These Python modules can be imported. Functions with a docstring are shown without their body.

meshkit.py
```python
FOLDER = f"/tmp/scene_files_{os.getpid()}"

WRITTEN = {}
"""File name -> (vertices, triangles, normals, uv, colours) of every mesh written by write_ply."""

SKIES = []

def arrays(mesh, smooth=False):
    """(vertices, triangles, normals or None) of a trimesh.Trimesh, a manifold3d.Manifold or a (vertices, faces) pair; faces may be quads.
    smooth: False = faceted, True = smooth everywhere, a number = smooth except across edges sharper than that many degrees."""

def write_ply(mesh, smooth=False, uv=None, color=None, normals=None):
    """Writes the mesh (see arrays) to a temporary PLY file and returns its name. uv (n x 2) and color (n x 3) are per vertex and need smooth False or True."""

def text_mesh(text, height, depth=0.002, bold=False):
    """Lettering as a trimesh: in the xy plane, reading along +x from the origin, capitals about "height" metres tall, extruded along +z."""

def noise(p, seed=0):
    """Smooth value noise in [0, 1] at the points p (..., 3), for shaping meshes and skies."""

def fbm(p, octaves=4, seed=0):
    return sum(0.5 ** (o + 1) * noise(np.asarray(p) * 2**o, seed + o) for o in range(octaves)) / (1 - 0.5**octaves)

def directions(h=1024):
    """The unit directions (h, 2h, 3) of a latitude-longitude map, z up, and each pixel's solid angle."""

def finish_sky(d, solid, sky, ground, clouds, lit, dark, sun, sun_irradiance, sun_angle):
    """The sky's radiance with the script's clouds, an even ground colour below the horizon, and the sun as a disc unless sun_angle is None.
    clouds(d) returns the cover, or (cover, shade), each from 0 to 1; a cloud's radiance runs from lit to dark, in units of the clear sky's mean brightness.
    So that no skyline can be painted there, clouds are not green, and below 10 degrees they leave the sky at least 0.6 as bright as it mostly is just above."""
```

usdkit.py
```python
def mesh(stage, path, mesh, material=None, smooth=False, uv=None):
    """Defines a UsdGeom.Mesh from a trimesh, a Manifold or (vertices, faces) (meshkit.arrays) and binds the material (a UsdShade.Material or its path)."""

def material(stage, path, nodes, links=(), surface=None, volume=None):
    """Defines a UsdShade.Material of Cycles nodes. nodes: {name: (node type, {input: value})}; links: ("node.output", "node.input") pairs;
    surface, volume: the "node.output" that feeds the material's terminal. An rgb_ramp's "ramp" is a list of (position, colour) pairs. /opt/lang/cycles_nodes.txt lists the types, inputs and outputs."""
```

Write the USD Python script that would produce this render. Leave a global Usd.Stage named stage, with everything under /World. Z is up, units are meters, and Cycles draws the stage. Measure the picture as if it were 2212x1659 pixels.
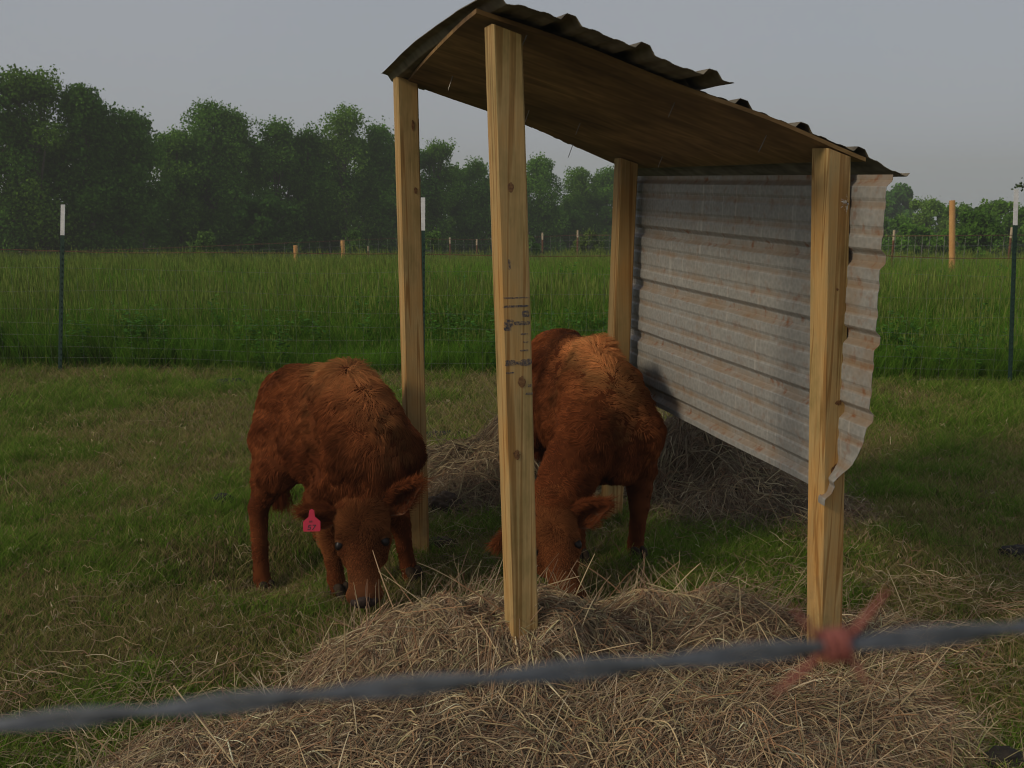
import math, random
import numpy as np, trimesh, manifold3d, usdkit, meshkit
from scipy.spatial import cKDTree
from pxr import Usd, UsdGeom, UsdLux, UsdShade, Sdf, Gf, Vt

stage = Usd.Stage.CreateInMemory()
UsdGeom.SetStageUpAxis(stage, 'Z')
UsdGeom.Xform.Define(stage, '/World')
random.seed(5)
RNG = np.random.default_rng(11)

# ------------------------------------------------------------------ camera, sky, sun, exposure
EYE, FPX, PITCH = 1.8, 2125.45, 0.206
CP, SP = math.cos(PITCH), math.sin(PITCH)
EXPOSURE = -0.30
SUN = np.array([-0.80, -0.42, 0.52]); SUN /= np.linalg.norm(SUN)
SKY_STRENGTH, SUN_INTENSITY, SUN_ANGLE = 0.10, 0.50, 11.0
VEIL, VEIL_FAC = (0.84, 0.88, 0.955), 0.84

cam = UsdGeom.Camera.Define(stage, '/World/camera')
cam.CreateHorizontalApertureAttr(36.0); cam.CreateVerticalApertureAttr(27.0)
cam.CreateFocalLengthAttr(36.0 * FPX / 2212.0)
cam.CreateClippingRangeAttr(Gf.Vec2f(0.02, 3000.0))
cam.CreateFStopAttr(7.5); cam.CreateFocusDistanceAttr(4.2)
cam.CreateExposureAttr(EXPOSURE)
cam.AddTranslateOp().Set(Gf.Vec3d(0, 0, EYE)); cam.AddRotateXOp().Set(90.0 - math.degrees(PITCH))

M = {}
def mat(name, nodes, links=(), surface='p.BSDF', volume=None):
    M[name] = usdkit.material(stage, '/World/Looks/' + name, nodes, links, surface=surface, volume=volume)
    return M[name]

elev, rot = math.asin(SUN[2]), math.atan2(SUN[0], SUN[1])
sky = UsdLux.DomeLight.Define(stage, '/World/sky')
mat('hazy_sky', {
    'sky': ('sky_texture', {'sky_type': 'single_scattering', 'sun_disc': False, 'sun_elevation': elev, 'sun_rotation': rot, 'aerosol_density': 3.0}),
    'tc': ('texture_coordinate', {}),
    'n': ('noise_texture', {'scale': 1.4, 'detail': 3.0, 'roughness': 0.5}),
    'r': ('map_range', {'from_min': 0.3, 'from_max': 0.7, 'to_min': VEIL_FAC - 0.10, 'to_max': VEIL_FAC + 0.10}),
    'v': ('mix_color', {'b': tuple(5.0 * x for x in VEIL), 'use_clamp': False}),
    'b': ('background_shader', {'strength': SKY_STRENGTH})},
    [('tc.generated', 'n.vector'), ('n.fac', 'r.value'), ('r.result', 'v.fac'), ('sky.color', 'v.a'), ('v.result', 'b.color')],
    surface='b.background')
UsdShade.MaterialBindingAPI.Apply(sky.GetPrim()).Bind(M['hazy_sky'])
sun = UsdLux.DistantLight.Define(stage, '/World/sun')
sun.CreateNormalizeAttr(True); sun.CreateIntensityAttr(SUN_INTENSITY); sun.CreateAngleAttr(SUN_ANGLE)
sun.CreateColorAttr(Gf.Vec3f(1.0, 0.84, 0.62))
zax = SUN; xax = np.cross([0, 0, 1.0], zax); xax /= np.linalg.norm(xax); yax = np.cross(zax, xax)
sun.AddTransformOp().Set(Gf.Matrix4d(*xax, 0, *yax, 0, *zax, 0, 0, 0, 20, 1))

# ------------------------------------------------------------------ helpers
USED = {}
def numbered(path):
    k = USED.get(path, 0); USED[path] = k + 1
    return path if k == 0 else f'{path}_{k:03d}'
def pth(name, parent=None):
    return numbered((str(parent.GetPath()) if parent is not None else '/World') + '/' + name)
def say(prim, label=None, category=None, group=None, kind=None):
    for k, v in (('label', label), ('category', category), ('group', group), ('kind', kind)):
        if v: prim.SetCustomDataByKey(k, v)
    return prim
def thing(name, label, category, group=None, loc=(0, 0, 0), rz=0.0, kind=None):
    x = UsdGeom.Xform.Define(stage, pth(name)); x.AddTranslateOp().Set(Gf.Vec3d(*map(float, loc))); x.AddRotateZOp().Set(float(rz))
    return say(x.GetPrim(), label, category, group, kind)
def obj(name, mesh, material, parent=None, smooth=False, tint=None, **k):
    m = usdkit.mesh(stage, pth(name, parent), mesh, M[material], smooth=smooth)
    if tint is not None:
        UsdGeom.PrimvarsAPI(m).CreatePrimvar('tint', Sdf.ValueTypeNames.Color3fArray, 'vertex').Set(Vt.Vec3fArray.FromNumpy(np.asarray(tint, np.float32)))
    return say(m.GetPrim(), **k)
def curves(name, pts, widths, material, parent=None, tint=None, **k):
    """pts (n, m, 3), widths (n, m)"""
    n, m = pts.shape[:2]
    c = UsdGeom.BasisCurves.Define(stage, pth(name, parent))
    c.CreateTypeAttr('linear'); c.CreateWrapAttr('nonperiodic')
    c.CreatePointsAttr(Vt.Vec3fArray.FromNumpy(pts.reshape(-1, 3).astype(np.float32)))
    c.CreateCurveVertexCountsAttr(Vt.IntArray.FromNumpy(np.full(n, m, np.int32)))
    c.CreateWidthsAttr(Vt.FloatArray.FromNumpy(widths.reshape(-1).astype(np.float32))); c.SetWidthsInterpolation('vertex')
    if tint is not None:
        UsdGeom.PrimvarsAPI(c).CreatePrimvar('tint', Sdf.ValueTypeNames.Color3fArray, 'vertex').Set(Vt.Vec3fArray.FromNumpy(np.repeat(np.asarray(tint, np.float32), m, 0)))
    UsdShade.MaterialBindingAPI.Apply(c.GetPrim()).Bind(M[material])
    return say(c.GetPrim(), **k)
def scatter(name, protos, pos, yaw, scale, idx, tilt=None, parent=None, **k):
    """a PointInstancer; protos: list of (mesh, material, tint)"""
    path = pth(name, parent); pi = UsdGeom.PointInstancer.Define(stage, path)
    rel = pi.CreatePrototypesRel()
    for j, (pn, mesh, m, tint) in enumerate(protos):
        p = obj(pn, mesh, m, pi.GetPrim(), tint=tint); rel.AddTarget(p.GetPath())
    pi.CreateProtoIndicesAttr(Vt.IntArray.FromNumpy(np.asarray(idx, np.int32)))
    pi.CreatePositionsAttr(Vt.Vec3fArray.FromNumpy(np.asarray(pos, np.float32)))
    yaw = np.asarray(yaw)
    q = np.zeros((len(yaw), 4)); q[:, 0] = np.cos(yaw / 2); q[:, 3] = np.sin(yaw / 2)
    pi.CreateOrientationsAttr(Vt.QuathArray([Gf.Quath(float(a[0]), float(a[1]), float(a[2]), float(a[3])) for a in q]))
    pi.CreateScalesAttr(Vt.Vec3fArray.FromNumpy(np.repeat(np.asarray(scale, np.float32)[:, None], 3, 1) if np.ndim(scale) == 1 else np.asarray(scale, np.float32)))
    return say(pi.GetPrim(), **k)
def cat(ms): return trimesh.util.concatenate(ms)
def fbm(p, s, seed=0, oct=3):
    p = np.asarray(p, float) * s
    if p.shape[-1] == 2: p = np.concatenate([p, np.zeros(p.shape[:-1] + (1,))], -1)
    return meshkit.fbm(p + 500.0, oct, seed)
def sstep(a, b, x):
    t = np.clip((np.asarray(x, float) - a) / (b - a), 0, 1); return t * t * (3 - 2 * t)
def tube(pts, rad, n=8, cap=True):
    pts = np.asarray(pts, float); rad = np.broadcast_to(np.asarray(rad, float), (len(pts),))
    t = np.gradient(pts, axis=0); t /= np.linalg.norm(t, axis=1, keepdims=True)
    ref = np.array([0, 0, 1.0]) if abs(t[0][2]) < 0.9 else np.array([1.0, 0, 0])
    a = np.cross(t, ref); a /= np.linalg.norm(a, axis=1, keepdims=True); b = np.cross(t, a)
    th = np.arange(n) / n * 2 * np.pi
    V = (pts[:, None] + rad[:, None, None] * (np.cos(th)[None, :, None] * a[:, None] + np.sin(th)[None, :, None] * b[:, None])).reshape(-1, 3)
    F = []
    for i in range(len(pts) - 1):
        for j in range(n):
            p, q = i * n + j, i * n + (j + 1) % n
            F += [[p, q, q + n], [p, q + n, p + n]]
    if cap:
        for j in range(1, n - 1):
            F.append([0, j + 1, j]); o = (len(pts) - 1) * n; F.append([o, o + j, o + j + 1])
    m = trimesh.Trimesh(V, F, process=False); m.fix_normals(); return m
def grid_mesh(nx, ny):
    i, j = np.meshgrid(np.arange(nx - 1), np.arange(ny - 1), indexing='ij')
    a = (i * ny + j).ravel(); return np.stack([a, a + ny, a + ny + 1, a + 1], 1)
def blades(n, h, spread, width, lean, rng, segs=2, hvar=0.4, base=None):
    """n grass blades as tapering ribbons; returns verts, faces, t (0 root .. 1 tip), blade id"""
    if base is None:
        r = spread * np.sqrt(rng.random(n)); a = rng.random(n) * 2 * np.pi
        base = np.stack([r * np.cos(a), r * np.sin(a)], 1)
    H = h * (1 - hvar + 2 * hvar * rng.random(n)); d = rng.random(n) * 2 * np.pi; le = lean * H * (0.3 + rng.random(n))
    f = rng.random(n) * 2 * np.pi; V, Fc, T, I = [], [], [], []
    ts = np.linspace(0, 1, segs + 1)
    for k, t in enumerate(ts):
        c = np.stack([base[:, 0] + le * t * t * np.cos(d), base[:, 1] + le * t * t * np.sin(d), H * (t - 0.15 * lean * t * t)], 1)
        w = width * (1 - 0.85 * t)
        s = np.stack([np.cos(f) * w / 2, np.sin(f) * w / 2, np.zeros(n)], 1)
        V += [c - s, c + s]; T += [np.full(n, t)] * 2; I += [np.arange(n)] * 2
    V = np.stack(V, 1).reshape(-1, 3); T = np.stack(T, 1).ravel(); I = np.stack(I, 1).ravel(); m = 2 * (segs + 1)
    o = np.arange(n)[:, None] * m
    for k in range(segs):
        q = 2 * k; Fc += [o + np.array([[q, q + 1, q + 3]]), o + np.array([[q, q + 3, q + 2]])]
    return V, np.concatenate(Fc), T, I

# ------------------------------------------------------------------ materials
def tinted(name, rough=0.7, transl=0.0, spec=0.25, bump=None, vary=0.0):
    nodes = {'a': ('attribute', {'attribute': 'tint'}), 'p': ('principled_bsdf', {'roughness': rough, 'specular_ior_level': spec})}
    links = [('a.color', 'p.base_color')]
    src = 'a.color'
    if vary:
        nodes['oi'] = ('object_info', {}); nodes['mr'] = ('map_range', {'to_min': 1 - vary, 'to_max': 1 + vary})
        nodes['mx'] = ('vector_math', {'math_type': 'scale'})
        links = [('oi.random', 'mr.value'), ('mr.result', 'mx.scale'), ('a.color', 'mx.vector1'), ('mx.vector', 'p.base_color')]; src = 'mx.vector'
    s = 'p.BSDF'
    if transl:
        nodes['t'] = ('translucent_bsdf', {}); nodes['m'] = ('mix_closure', {'fac': transl}); s = 'm.closure'
        links += [(src, 't.color'), ('p.BSDF', 'm.closure1'), ('t.BSDF', 'm.closure2')]
    mat(name, nodes, links, surface=s)
tinted('grass_blade', 0.8, 0.35, 0.08, vary=0.25)
tinted('leaf', 0.7, 0.3, 0.12)
tinted('straw', 0.6, 0.0, 0.3)
tinted('coat', 0.9, 0.0, 0.04)
def noisy(name, c1, c2, scale, rough=0.8, stretch=(1, 1, 1), detail=4.0, bump=0.0, bdist=0.01, metallic=0.0, lo=0.35, hi=0.65, spec=0.4, distort=0.0):
    nodes = {'tc': ('texture_coordinate', {}), 'mp': ('mapping', {'scale': stretch}), 'n': ('noise_texture', {'scale': scale, 'detail': detail, 'roughness': 0.6, 'distortion': distort}),
             'r': ('rgb_ramp', {'ramp': [(lo, c1), (hi, c2)]}), 'p': ('principled_bsdf', {'roughness': rough, 'metallic': metallic, 'specular_ior_level': spec})}
    links = [('tc.object', 'mp.vector'), ('mp.vector', 'n.vector'), ('n.fac', 'r.fac'), ('r.color', 'p.base_color')]
    if bump:
        nodes['b'] = ('bump', {'strength': bump, 'distance': bdist}); links += [('n.fac', 'b.height'), ('b.normal', 'p.normal')]
    mat(name, nodes, links)
noisy('bark', (0.05, 0.042, 0.035), (0.11, 0.09, 0.07), 6, 0.9, (1, 1, 0.25), bump=0.6, bdist=0.05)
noisy('soil_crumbs', (0.022, 0.015, 0.010), (0.07, 0.046, 0.03), 30, 0.95, bump=0.8)
noisy('dung', (0.012, 0.010, 0.008), (0.03, 0.024, 0.018), 35, 0.85, bump=0.6)
noisy('hay_core', (0.025, 0.016, 0.009), (0.10, 0.07, 0.04), 45, 0.95, (1, 1, 1), bump=0.8)
noisy('galvanized_wire', (0.10, 0.11, 0.095), (0.26, 0.26, 0.235), 9, 0.6, metallic=0.3)
noisy('rusty_wire', (0.10, 0.045, 0.025), (0.18, 0.085, 0.05), 20, 0.85)
noisy('grey_wire', (0.07, 0.08, 0.095), (0.12, 0.135, 0.155), 120, 0.55, metallic=0.3)
noisy('red_rust', (0.21, 0.060, 0.047), (0.31, 0.105, 0.085), 300, 0.8)
noisy('green_paint', (0.012, 0.035, 0.024), (0.02, 0.05, 0.036), 40, 0.5)
noisy('white_paint', (0.62, 0.63, 0.64), (0.78, 0.78, 0.78), 25, 0.5)
noisy('weathered_post', (0.50, 0.25, 0.085), (0.62, 0.36, 0.14), 9, 0.8, (1, 1, 0.2), bump=0.3)
noisy('pale_post', (0.36, 0.27, 0.17), (0.55, 0.45, 0.32), 9, 0.8, (1, 1, 0.2))
noisy('knot_wood', (0.085, 0.035, 0.012), (0.24, 0.12, 0.045), 90, 0.6)
noisy('sap_knot', (0.06, 0.022, 0.006), (0.24, 0.10, 0.025), 70, 0.35)
noisy('nail_steel', (0.20, 0.19, 0.17), (0.34, 0.32, 0.30), 200, 0.5, metallic=0.6)
noisy('hoof', (0.02, 0.014, 0.010), (0.05, 0.034, 0.022), 60, 0.9, spec=0.15)
noisy('wet_nose', (0.018, 0.012, 0.011), (0.045, 0.030, 0.026), 120, 0.75, spec=0.2, bump=0.2, bdist=0.003)
mat('eye_dark', {'p': ('principled_bsdf', {'base_color': (0.006, 0.004, 0.004), 'roughness': 0.4, 'specular_ior_level': 0.25})})
mat('pink_plastic', {'p': ('principled_bsdf', {'base_color': (0.44, 0.010, 0.042), 'roughness': 0.5})})
mat('black_ink', {'p': ('principled_bsdf', {'base_color': (0.015, 0.008, 0.02), 'roughness': 0.6})})
noisy('inner_ear', (0.13, 0.06, 0.035), (0.25, 0.13, 0.08), 40, 0.8)
noisy('mud_crust', (0.12, 0.09, 0.065), (0.24, 0.19, 0.14), 60, 0.95, bump=0.7)
# treated lumber: long grain lines, growth bands
mat('lumber', {
    'tc': ('texture_coordinate', {}), 'mp': ('mapping', {'scale': (15, 15, 0.34)}), 'n1': ('noise_texture', {'scale': 1.6, 'detail': 3.0, 'distortion': 0.6}),
    'ml': ('math', {'math_type': 'multiply', 'value2': 17.0}), 'sn': ('math', {'math_type': 'sine'}), 'rg': ('rgb_ramp', {'ramp': [(0.0, (0.43, 0.285, 0.122)), (0.5, (0.48, 0.328, 0.148)), (0.80, (0.39, 0.245, 0.098)), (1.0, (0.29, 0.165, 0.058))]}),
    'm2': ('mapping', {'scale': (1.2, 1.2, 0.5)}), 'n2': ('noise_texture', {'scale': 5.0, 'detail': 5.0, 'roughness': 0.65}), 'r2': ('rgb_ramp', {'ramp': [(0.30, (0.58, 0.66, 0.56)), (0.48, (0.95, 0.97, 0.95)), (0.70, (1.10, 0.93, 0.70))]}),
    'm3': ('mapping', {'scale': (150, 150, 6)}), 'n3': ('noise_texture', {'scale': 1.0, 'detail': 2.0}), 'r3': ('rgb_ramp', {'ramp': [(0.3, (0.9, 0.88, 0.85)), (0.6, (1.02, 1.02, 1.02))]}),
    'x': ('mix_color', {'blend_type': 'multiply', 'fac': 1.0, 'use_clamp': False}), 'x2': ('mix_color', {'blend_type': 'multiply', 'fac': 1.0, 'use_clamp': False}),
    'sx': ('separate_xyz', {}), 'zr': ('map_range', {'from_min': 0.0, 'from_max': 1.1, 'to_min': 0.72, 'to_max': 0.30, 'clamp': True}), 'n4': ('noise_texture', {'scale': 14.0, 'detail': 6.0, 'roughness': 0.7}), 'sb': ('math', {'math_type': 'subtract'}), 'mrd': ('map_range', {'from_min': -0.38, 'from_max': -0.02, 'clamp': True}), 'mud': ('mix_color', {'b': (0.15, 0.105, 0.06)}), 'sc': ('math', {'math_type': 'multiply', 'value2': 0.65}),
    'ad4': ('math', {'math_type': 'add'}), 'b': ('bump', {'strength': 0.25, 'distance': 0.003}), 'p': ('principled_bsdf', {'roughness': 0.7, 'specular_ior_level': 0.25})},
    [('tc.object', 'mp.vector'), ('mp.vector', 'n1.vector'), ('n1.fac', 'ml.value1'), ('ml.value', 'sn.value1'), ('sn.value', 'rg.fac'),
     ('tc.object', 'm2.vector'), ('m2.vector', 'n2.vector'), ('n2.fac', 'r2.fac'), ('tc.object', 'm3.vector'), ('m3.vector', 'n3.vector'), ('n3.fac', 'r3.fac'),
     ('rg.color', 'x.a'), ('r2.color', 'x.b'), ('x.result', 'x2.a'), ('r3.color', 'x2.b'), ('tc.object', 'sx.vector'), ('sx.z', 'zr.value'), ('tc.object', 'n4.vector'), ('zr.result', 'sb.value1'), ('n4.fac', 'ad4.value1'), ('ad4.value', 'sb.value2'), ('sb.value', 'mrd.value'), ('mrd.result', 'sc.value1'), ('sc.value', 'mud.fac'), ('x2.result', 'mud.a'), ('mud.result', 'p.base_color'), ('n3.fac', 'b.height'), ('b.normal', 'p.normal')])
PHI = 0.293
mat('plywood', {'tc': ('texture_coordinate', {}), 'mp': ('mapping', {'mapping_type': 'texture', 'rotation': (0, 0, PHI), 'scale': (1.0, 0.16, 0.16)}), 'n': ('noise_texture', {'scale': 2.4, 'detail': 5.0, 'roughness': 0.6, 'distortion': 0.7}),
    'r': ('rgb_ramp', {'ramp': [(0.30, (0.115, 0.066, 0.023)), (0.5, (0.205, 0.122, 0.046)), (0.70, (0.31, 0.19, 0.076))]}), 'n2': ('noise_texture', {'scale': 1.7, 'detail': 4.0}), 'r2': ('rgb_ramp', {'ramp': [(0.35, (0.55, 0.5, 0.45)), (0.6, (1.1, 1.1, 1.05))]}),
    'x': ('mix_color', {'blend_type': 'multiply', 'fac': 1.0, 'use_clamp': False}), 'b': ('bump', {'strength': 0.2, 'distance': 0.004}), 'p': ('principled_bsdf', {'roughness': 0.75, 'specular_ior_level': 0.3})},
    [('tc.object', 'mp.vector'), ('mp.vector', 'n.vector'), ('n.fac', 'r.fac'), ('tc.object', 'n2.vector'), ('n2.fac', 'r2.fac'), ('r.color', 'x.a'), ('r2.color', 'x.b'), ('x.result', 'p.base_color'), ('n.fac', 'b.height'), ('b.normal', 'p.normal')])
noisy('ply_edge', (0.10, 0.05, 0.025), (0.20, 0.11, 0.06), 30, 0.85)
# ink and droppings: thin stains whose edges break up
def stain(name, col, scale, lo, hi):
    mat(name, {'tc': ('texture_coordinate', {}), 'n': ('noise_texture', {'scale': scale, 'detail': 4.0, 'roughness': 0.7}), 'r': ('map_range', {'from_min': lo, 'from_max': hi, 'clamp': True}),
               'p': ('principled_bsdf', {'base_color': col, 'roughness': 0.8}), 't': ('transparent_bsdf', {}), 'm': ('mix_closure', {})},
        [('tc.object', 'n.vector'), ('n.fac', 'r.value'), ('r.result', 'm.fac'), ('t.BSDF', 'm.closure1'), ('p.BSDF', 'm.closure2')], surface='m.closure')
stain('ink', (0.05, 0.045, 0.05), 160, 0.36, 0.62)
stain('white_dropping', (0.70, 0.68, 0.62), 130, 0.46, 0.60)
# corrugated sheet: zinc with rust-brown dust on the ribs (attribute "dust") and streaks
mat('zinc_sheet', {
    'tc': ('texture_coordinate', {}), 'a': ('attribute', {'attribute': 'tint'}), 'sp': ('separate_color', {}),
    'v': ('voronoi_texture', {'scale': 60.0}), 'rz': ('rgb_ramp', {'ramp': [(0.0, (0.225, 0.23, 0.222)), (0.5, (0.265, 0.268, 0.258)), (1.0, (0.32, 0.32, 0.305))]}),
    'n': ('noise_texture', {'scale': 7.0, 'detail': 6.0, 'roughness': 0.65}), 'rn': ('map_range', {'from_min': 0.36, 'from_max': 0.66, 'to_min': -0.40, 'to_max': 0.20}),
    'ad': ('math', {'math_type': 'add', 'use_clamp': True}), 'dust': ('mix_color', {'b': (0.235, 0.160, 0.092)}),
    'n2': ('noise_texture', {'scale': 26.0, 'detail': 4.0}), 'rr': ('map_range', {'from_min': 0.56, 'from_max': 0.74, 'clamp': True}), 'mr': ('math', {'math_type': 'multiply'}),
    'rust': ('mix_color', {'b': (0.20, 0.085, 0.035)}),
    'ms': ('mapping', {'scale': (22, 22, 1.2)}), 'n3': ('noise_texture', {'scale': 1.5, 'detail': 3.0}), 'rs': ('map_range', {'from_min': 0.62, 'from_max': 0.75, 'to_max': 0.55, 'clamp': True}), 'streak': ('mix_color', {'b': (0.50, 0.49, 0.46)}),
    'p': ('principled_bsdf', {'roughness': 0.55, 'metallic': 0.12, 'specular_ior_level': 0.4})},
    [('tc.object', 'v.vector'), ('v.distance', 'rz.fac'), ('tc.object', 'n.vector'), ('n.fac', 'rn.value'), ('a.color', 'sp.color'), ('sp.r', 'ad.value1'), ('rn.result', 'ad.value2'),
     ('rz.color', 'streak.a'), ('tc.object', 'ms.vector'), ('ms.vector', 'n3.vector'), ('n3.fac', 'rs.value'), ('rs.result', 'streak.fac'),
     ('streak.result', 'dust.a'), ('ad.value', 'dust.fac'), ('tc.object', 'n2.vector'), ('n2.fac', 'rr.value'), ('rr.result', 'mr.value1'), ('sp.g', 'mr.value2'), ('mr.value', 'rust.fac'),
     ('dust.result', 'rust.a'), ('rust.result', 'p.base_color')])
noisy('roof_tin', (0.07, 0.058, 0.038), (0.19, 0.165, 0.115), 9, 0.7, detail=6, metallic=0.1)
# ground: dark soil with dead thatch and green film
mat('pasture_ground', {
    'g': ('geometry', {}), 'n': ('noise_texture', {'scale': 1.3, 'detail': 6.0, 'roughness': 0.6}), 'r': ('rgb_ramp', {'ramp': [(0.32, (0.045, 0.065, 0.014)), (0.5, (0.09, 0.085, 0.032)), (0.68, (0.17, 0.13, 0.065))]}),
    'n2': ('noise_texture', {'scale': 45.0, 'detail': 5.0}), 'r2': ('rgb_ramp', {'ramp': [(0.3, (0.45, 0.45, 0.45)), (0.7, (1.25, 1.2, 1.1))]}), 'x': ('mix_color', {'blend_type': 'multiply', 'fac': 1.0, 'use_clamp': False}),
    'b': ('bump', {'strength': 0.8, 'distance': 0.02}), 'p': ('principled_bsdf', {'roughness': 0.95, 'specular_ior_level': 0.15})},
    [('g.position', 'n.vector'), ('n.fac', 'r.fac'), ('g.position', 'n2.vector'), ('n2.fac', 'r2.fac'), ('r.color', 'x.a'), ('r2.color', 'x.b'), ('x.result', 'p.base_color'), ('n2.fac', 'b.height'), ('b.normal', 'p.normal')])

# ------------------------------------------------------------------ terrain
def gz(x, y):
    x, y = np.asarray(x, float), np.asarray(y, float)
    z = -0.075 * (np.sqrt((np.maximum(y - 13, 0)) ** 2 + 9) - 3) * (y > 13)
    z = np.where(y > 85, -0.075 * (math.sqrt(72 ** 2 + 9) - 3) - 0.055 * (y - 85), z)
    z = z + 0.05 * (fbm(np.stack([x, y], -1), 0.7, 3) - 0.5) * sstep(2.0, 4.5, np.hypot(x, y) )
    z = z - 0.115 * np.exp(-(((x + 1.15) / 0.36) ** 2 + ((y - 4.33) / 0.28) ** 2))
    return z
def terrain():
    a = np.concatenate([np.linspace(-600, -60, 10)[:-1], np.linspace(-60, -8, 40)[:-1], np.linspace(-8, 8, 110), np.linspace(8, 60, 40)[1:], np.linspace(60, 600, 10)[1:]])
    b = np.concatenate([np.linspace(-400, -4, 12)[:-1], np.linspace(-4, 11, 100), np.linspace(11, 80, 70)[1:], np.linspace(80, 700, 12)[1:]])
    X, Y = np.meshgrid(a, b, indexing='ij')
    return np.stack([X, Y, gz(X, Y)], -1).reshape(-1, 3), grid_mesh(len(a), len(b))
obj('ground', terrain(), 'pasture_ground', smooth=True, kind='structure', label='grazed pasture ground falling gently away towards the wood')
say(sky.GetPrim(), label='pale grey hazy evening sky', kind='structure')

# ------------------------------------------------------------------ hay surface
def hay_h(x, y):
    """height of the loose hay above the ground"""
    x, y = np.asarray(x, float), np.asarray(y, float)
    g = lambda cx, cy, sx, sy, h: h * np.exp(-(np.abs((x - cx) / sx) ** 2.4 + np.abs((y - cy) / sy) ** 2.4))
    P = np.stack([x, y], -1); wob = 0.5 * (fbm(P, 2.6, 17) - 0.5)
    base = 0.085 * sstep(-0.05, 0.60, x - 0.6 * (y - 2.77) + 1.25 + wob) * (1 - sstep(0.85, 1.75, x - 0.25 * (y - 3) + 1.2 * wob)) * (1 - sstep(3.40, 3.80, y - 0.12 * x + 0.5 * wob))
    base = base * sstep(1.75, 2.35, y + 0.6 * wob)
    h = base + g(-0.16, 3.32, 0.36, 0.26, 0.24) + g(-0.45, 3.34, 0.25, 0.2, 0.06) + g(0.04, 3.03, 0.22, 0.16, 0.16) + g(0.30, 3.22, 0.28, 0.28, 0.09) + g(0.70, 3.60, 0.32, 0.22, 0.11) + g(0.25, 3.68, 0.4, 0.18, 0.03)
    h += g(-0.22, 2.70, 0.4, 0.20, 0.07) + g(0.50, 2.72, 0.33, 0.22, 0.09) + g(1.30, 2.95, 0.25, 0.2, 0.03)
    h = h * (1 - 0.85 * np.exp(-((x - 1.18) / 0.20) ** 2 - ((y - 3.33) / 0.17) ** 2))
    return h * (0.45 + 0.75 * fbm(P, 4.5, 9) + 0.35 * fbm(P, 11.0, 19, 2))
def back_h(x, y):
    g = lambda cx, cy, sx, sy, h: h * np.exp(-(np.abs((x - cx) / sx) ** 2.2 + np.abs((y - cy) / sy) ** 2.2))
    h = g(0.04, 5.80, 0.26, 0.38, 0.42) + g(-0.45, 5.72, 0.28, 0.28, 0.20) + g(-0.22, 5.35, 0.3, 0.22, 0.14)
    return h * (0.75 + 0.5 * fbm(np.stack([x, y], -1), 6.0, 4))
def wall_h(x, y):
    g = lambda cx, cy, sx, sy, h: h * np.exp(-(np.abs((x - cx) / sx) ** 2.2 + np.abs((y - cy) / sy) ** 2.2))
    h = g(1.15, 5.75, 0.42, 0.5, 0.42) + g(1.35, 5.1, 0.5, 0.28, 0.10) + g(0.95, 5.45, 0.3, 0.25, 0.14)
    return h * (0.75 + 0.5 * fbm(np.stack([x, y], -1), 6.0, 6))
def mound_mesh(hf, x0, x1, y0, y1, step, cut=0.012):
    xs, ys = np.arange(x0, x1, step), np.arange(y0, y1, step)
    X, Y = np.meshgrid(xs, ys, indexing='ij'); H = hf(X, Y)
    Z = gz(X, Y) + H * 0.9 - 0.02 + 0.02 * (fbm(np.stack([X, Y], -1), 28, 2) - 0.5) * (H > cut)
    V = np.stack([X, Y, Z], -1).reshape(-1, 3); F = grid_mesh(len(xs), len(ys))
    keep = (H.ravel()[F] > cut).any(1); F = F[keep]
    used, inv = np.unique(F, return_inverse=True); return V[used], inv.reshape(F.shape)
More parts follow.
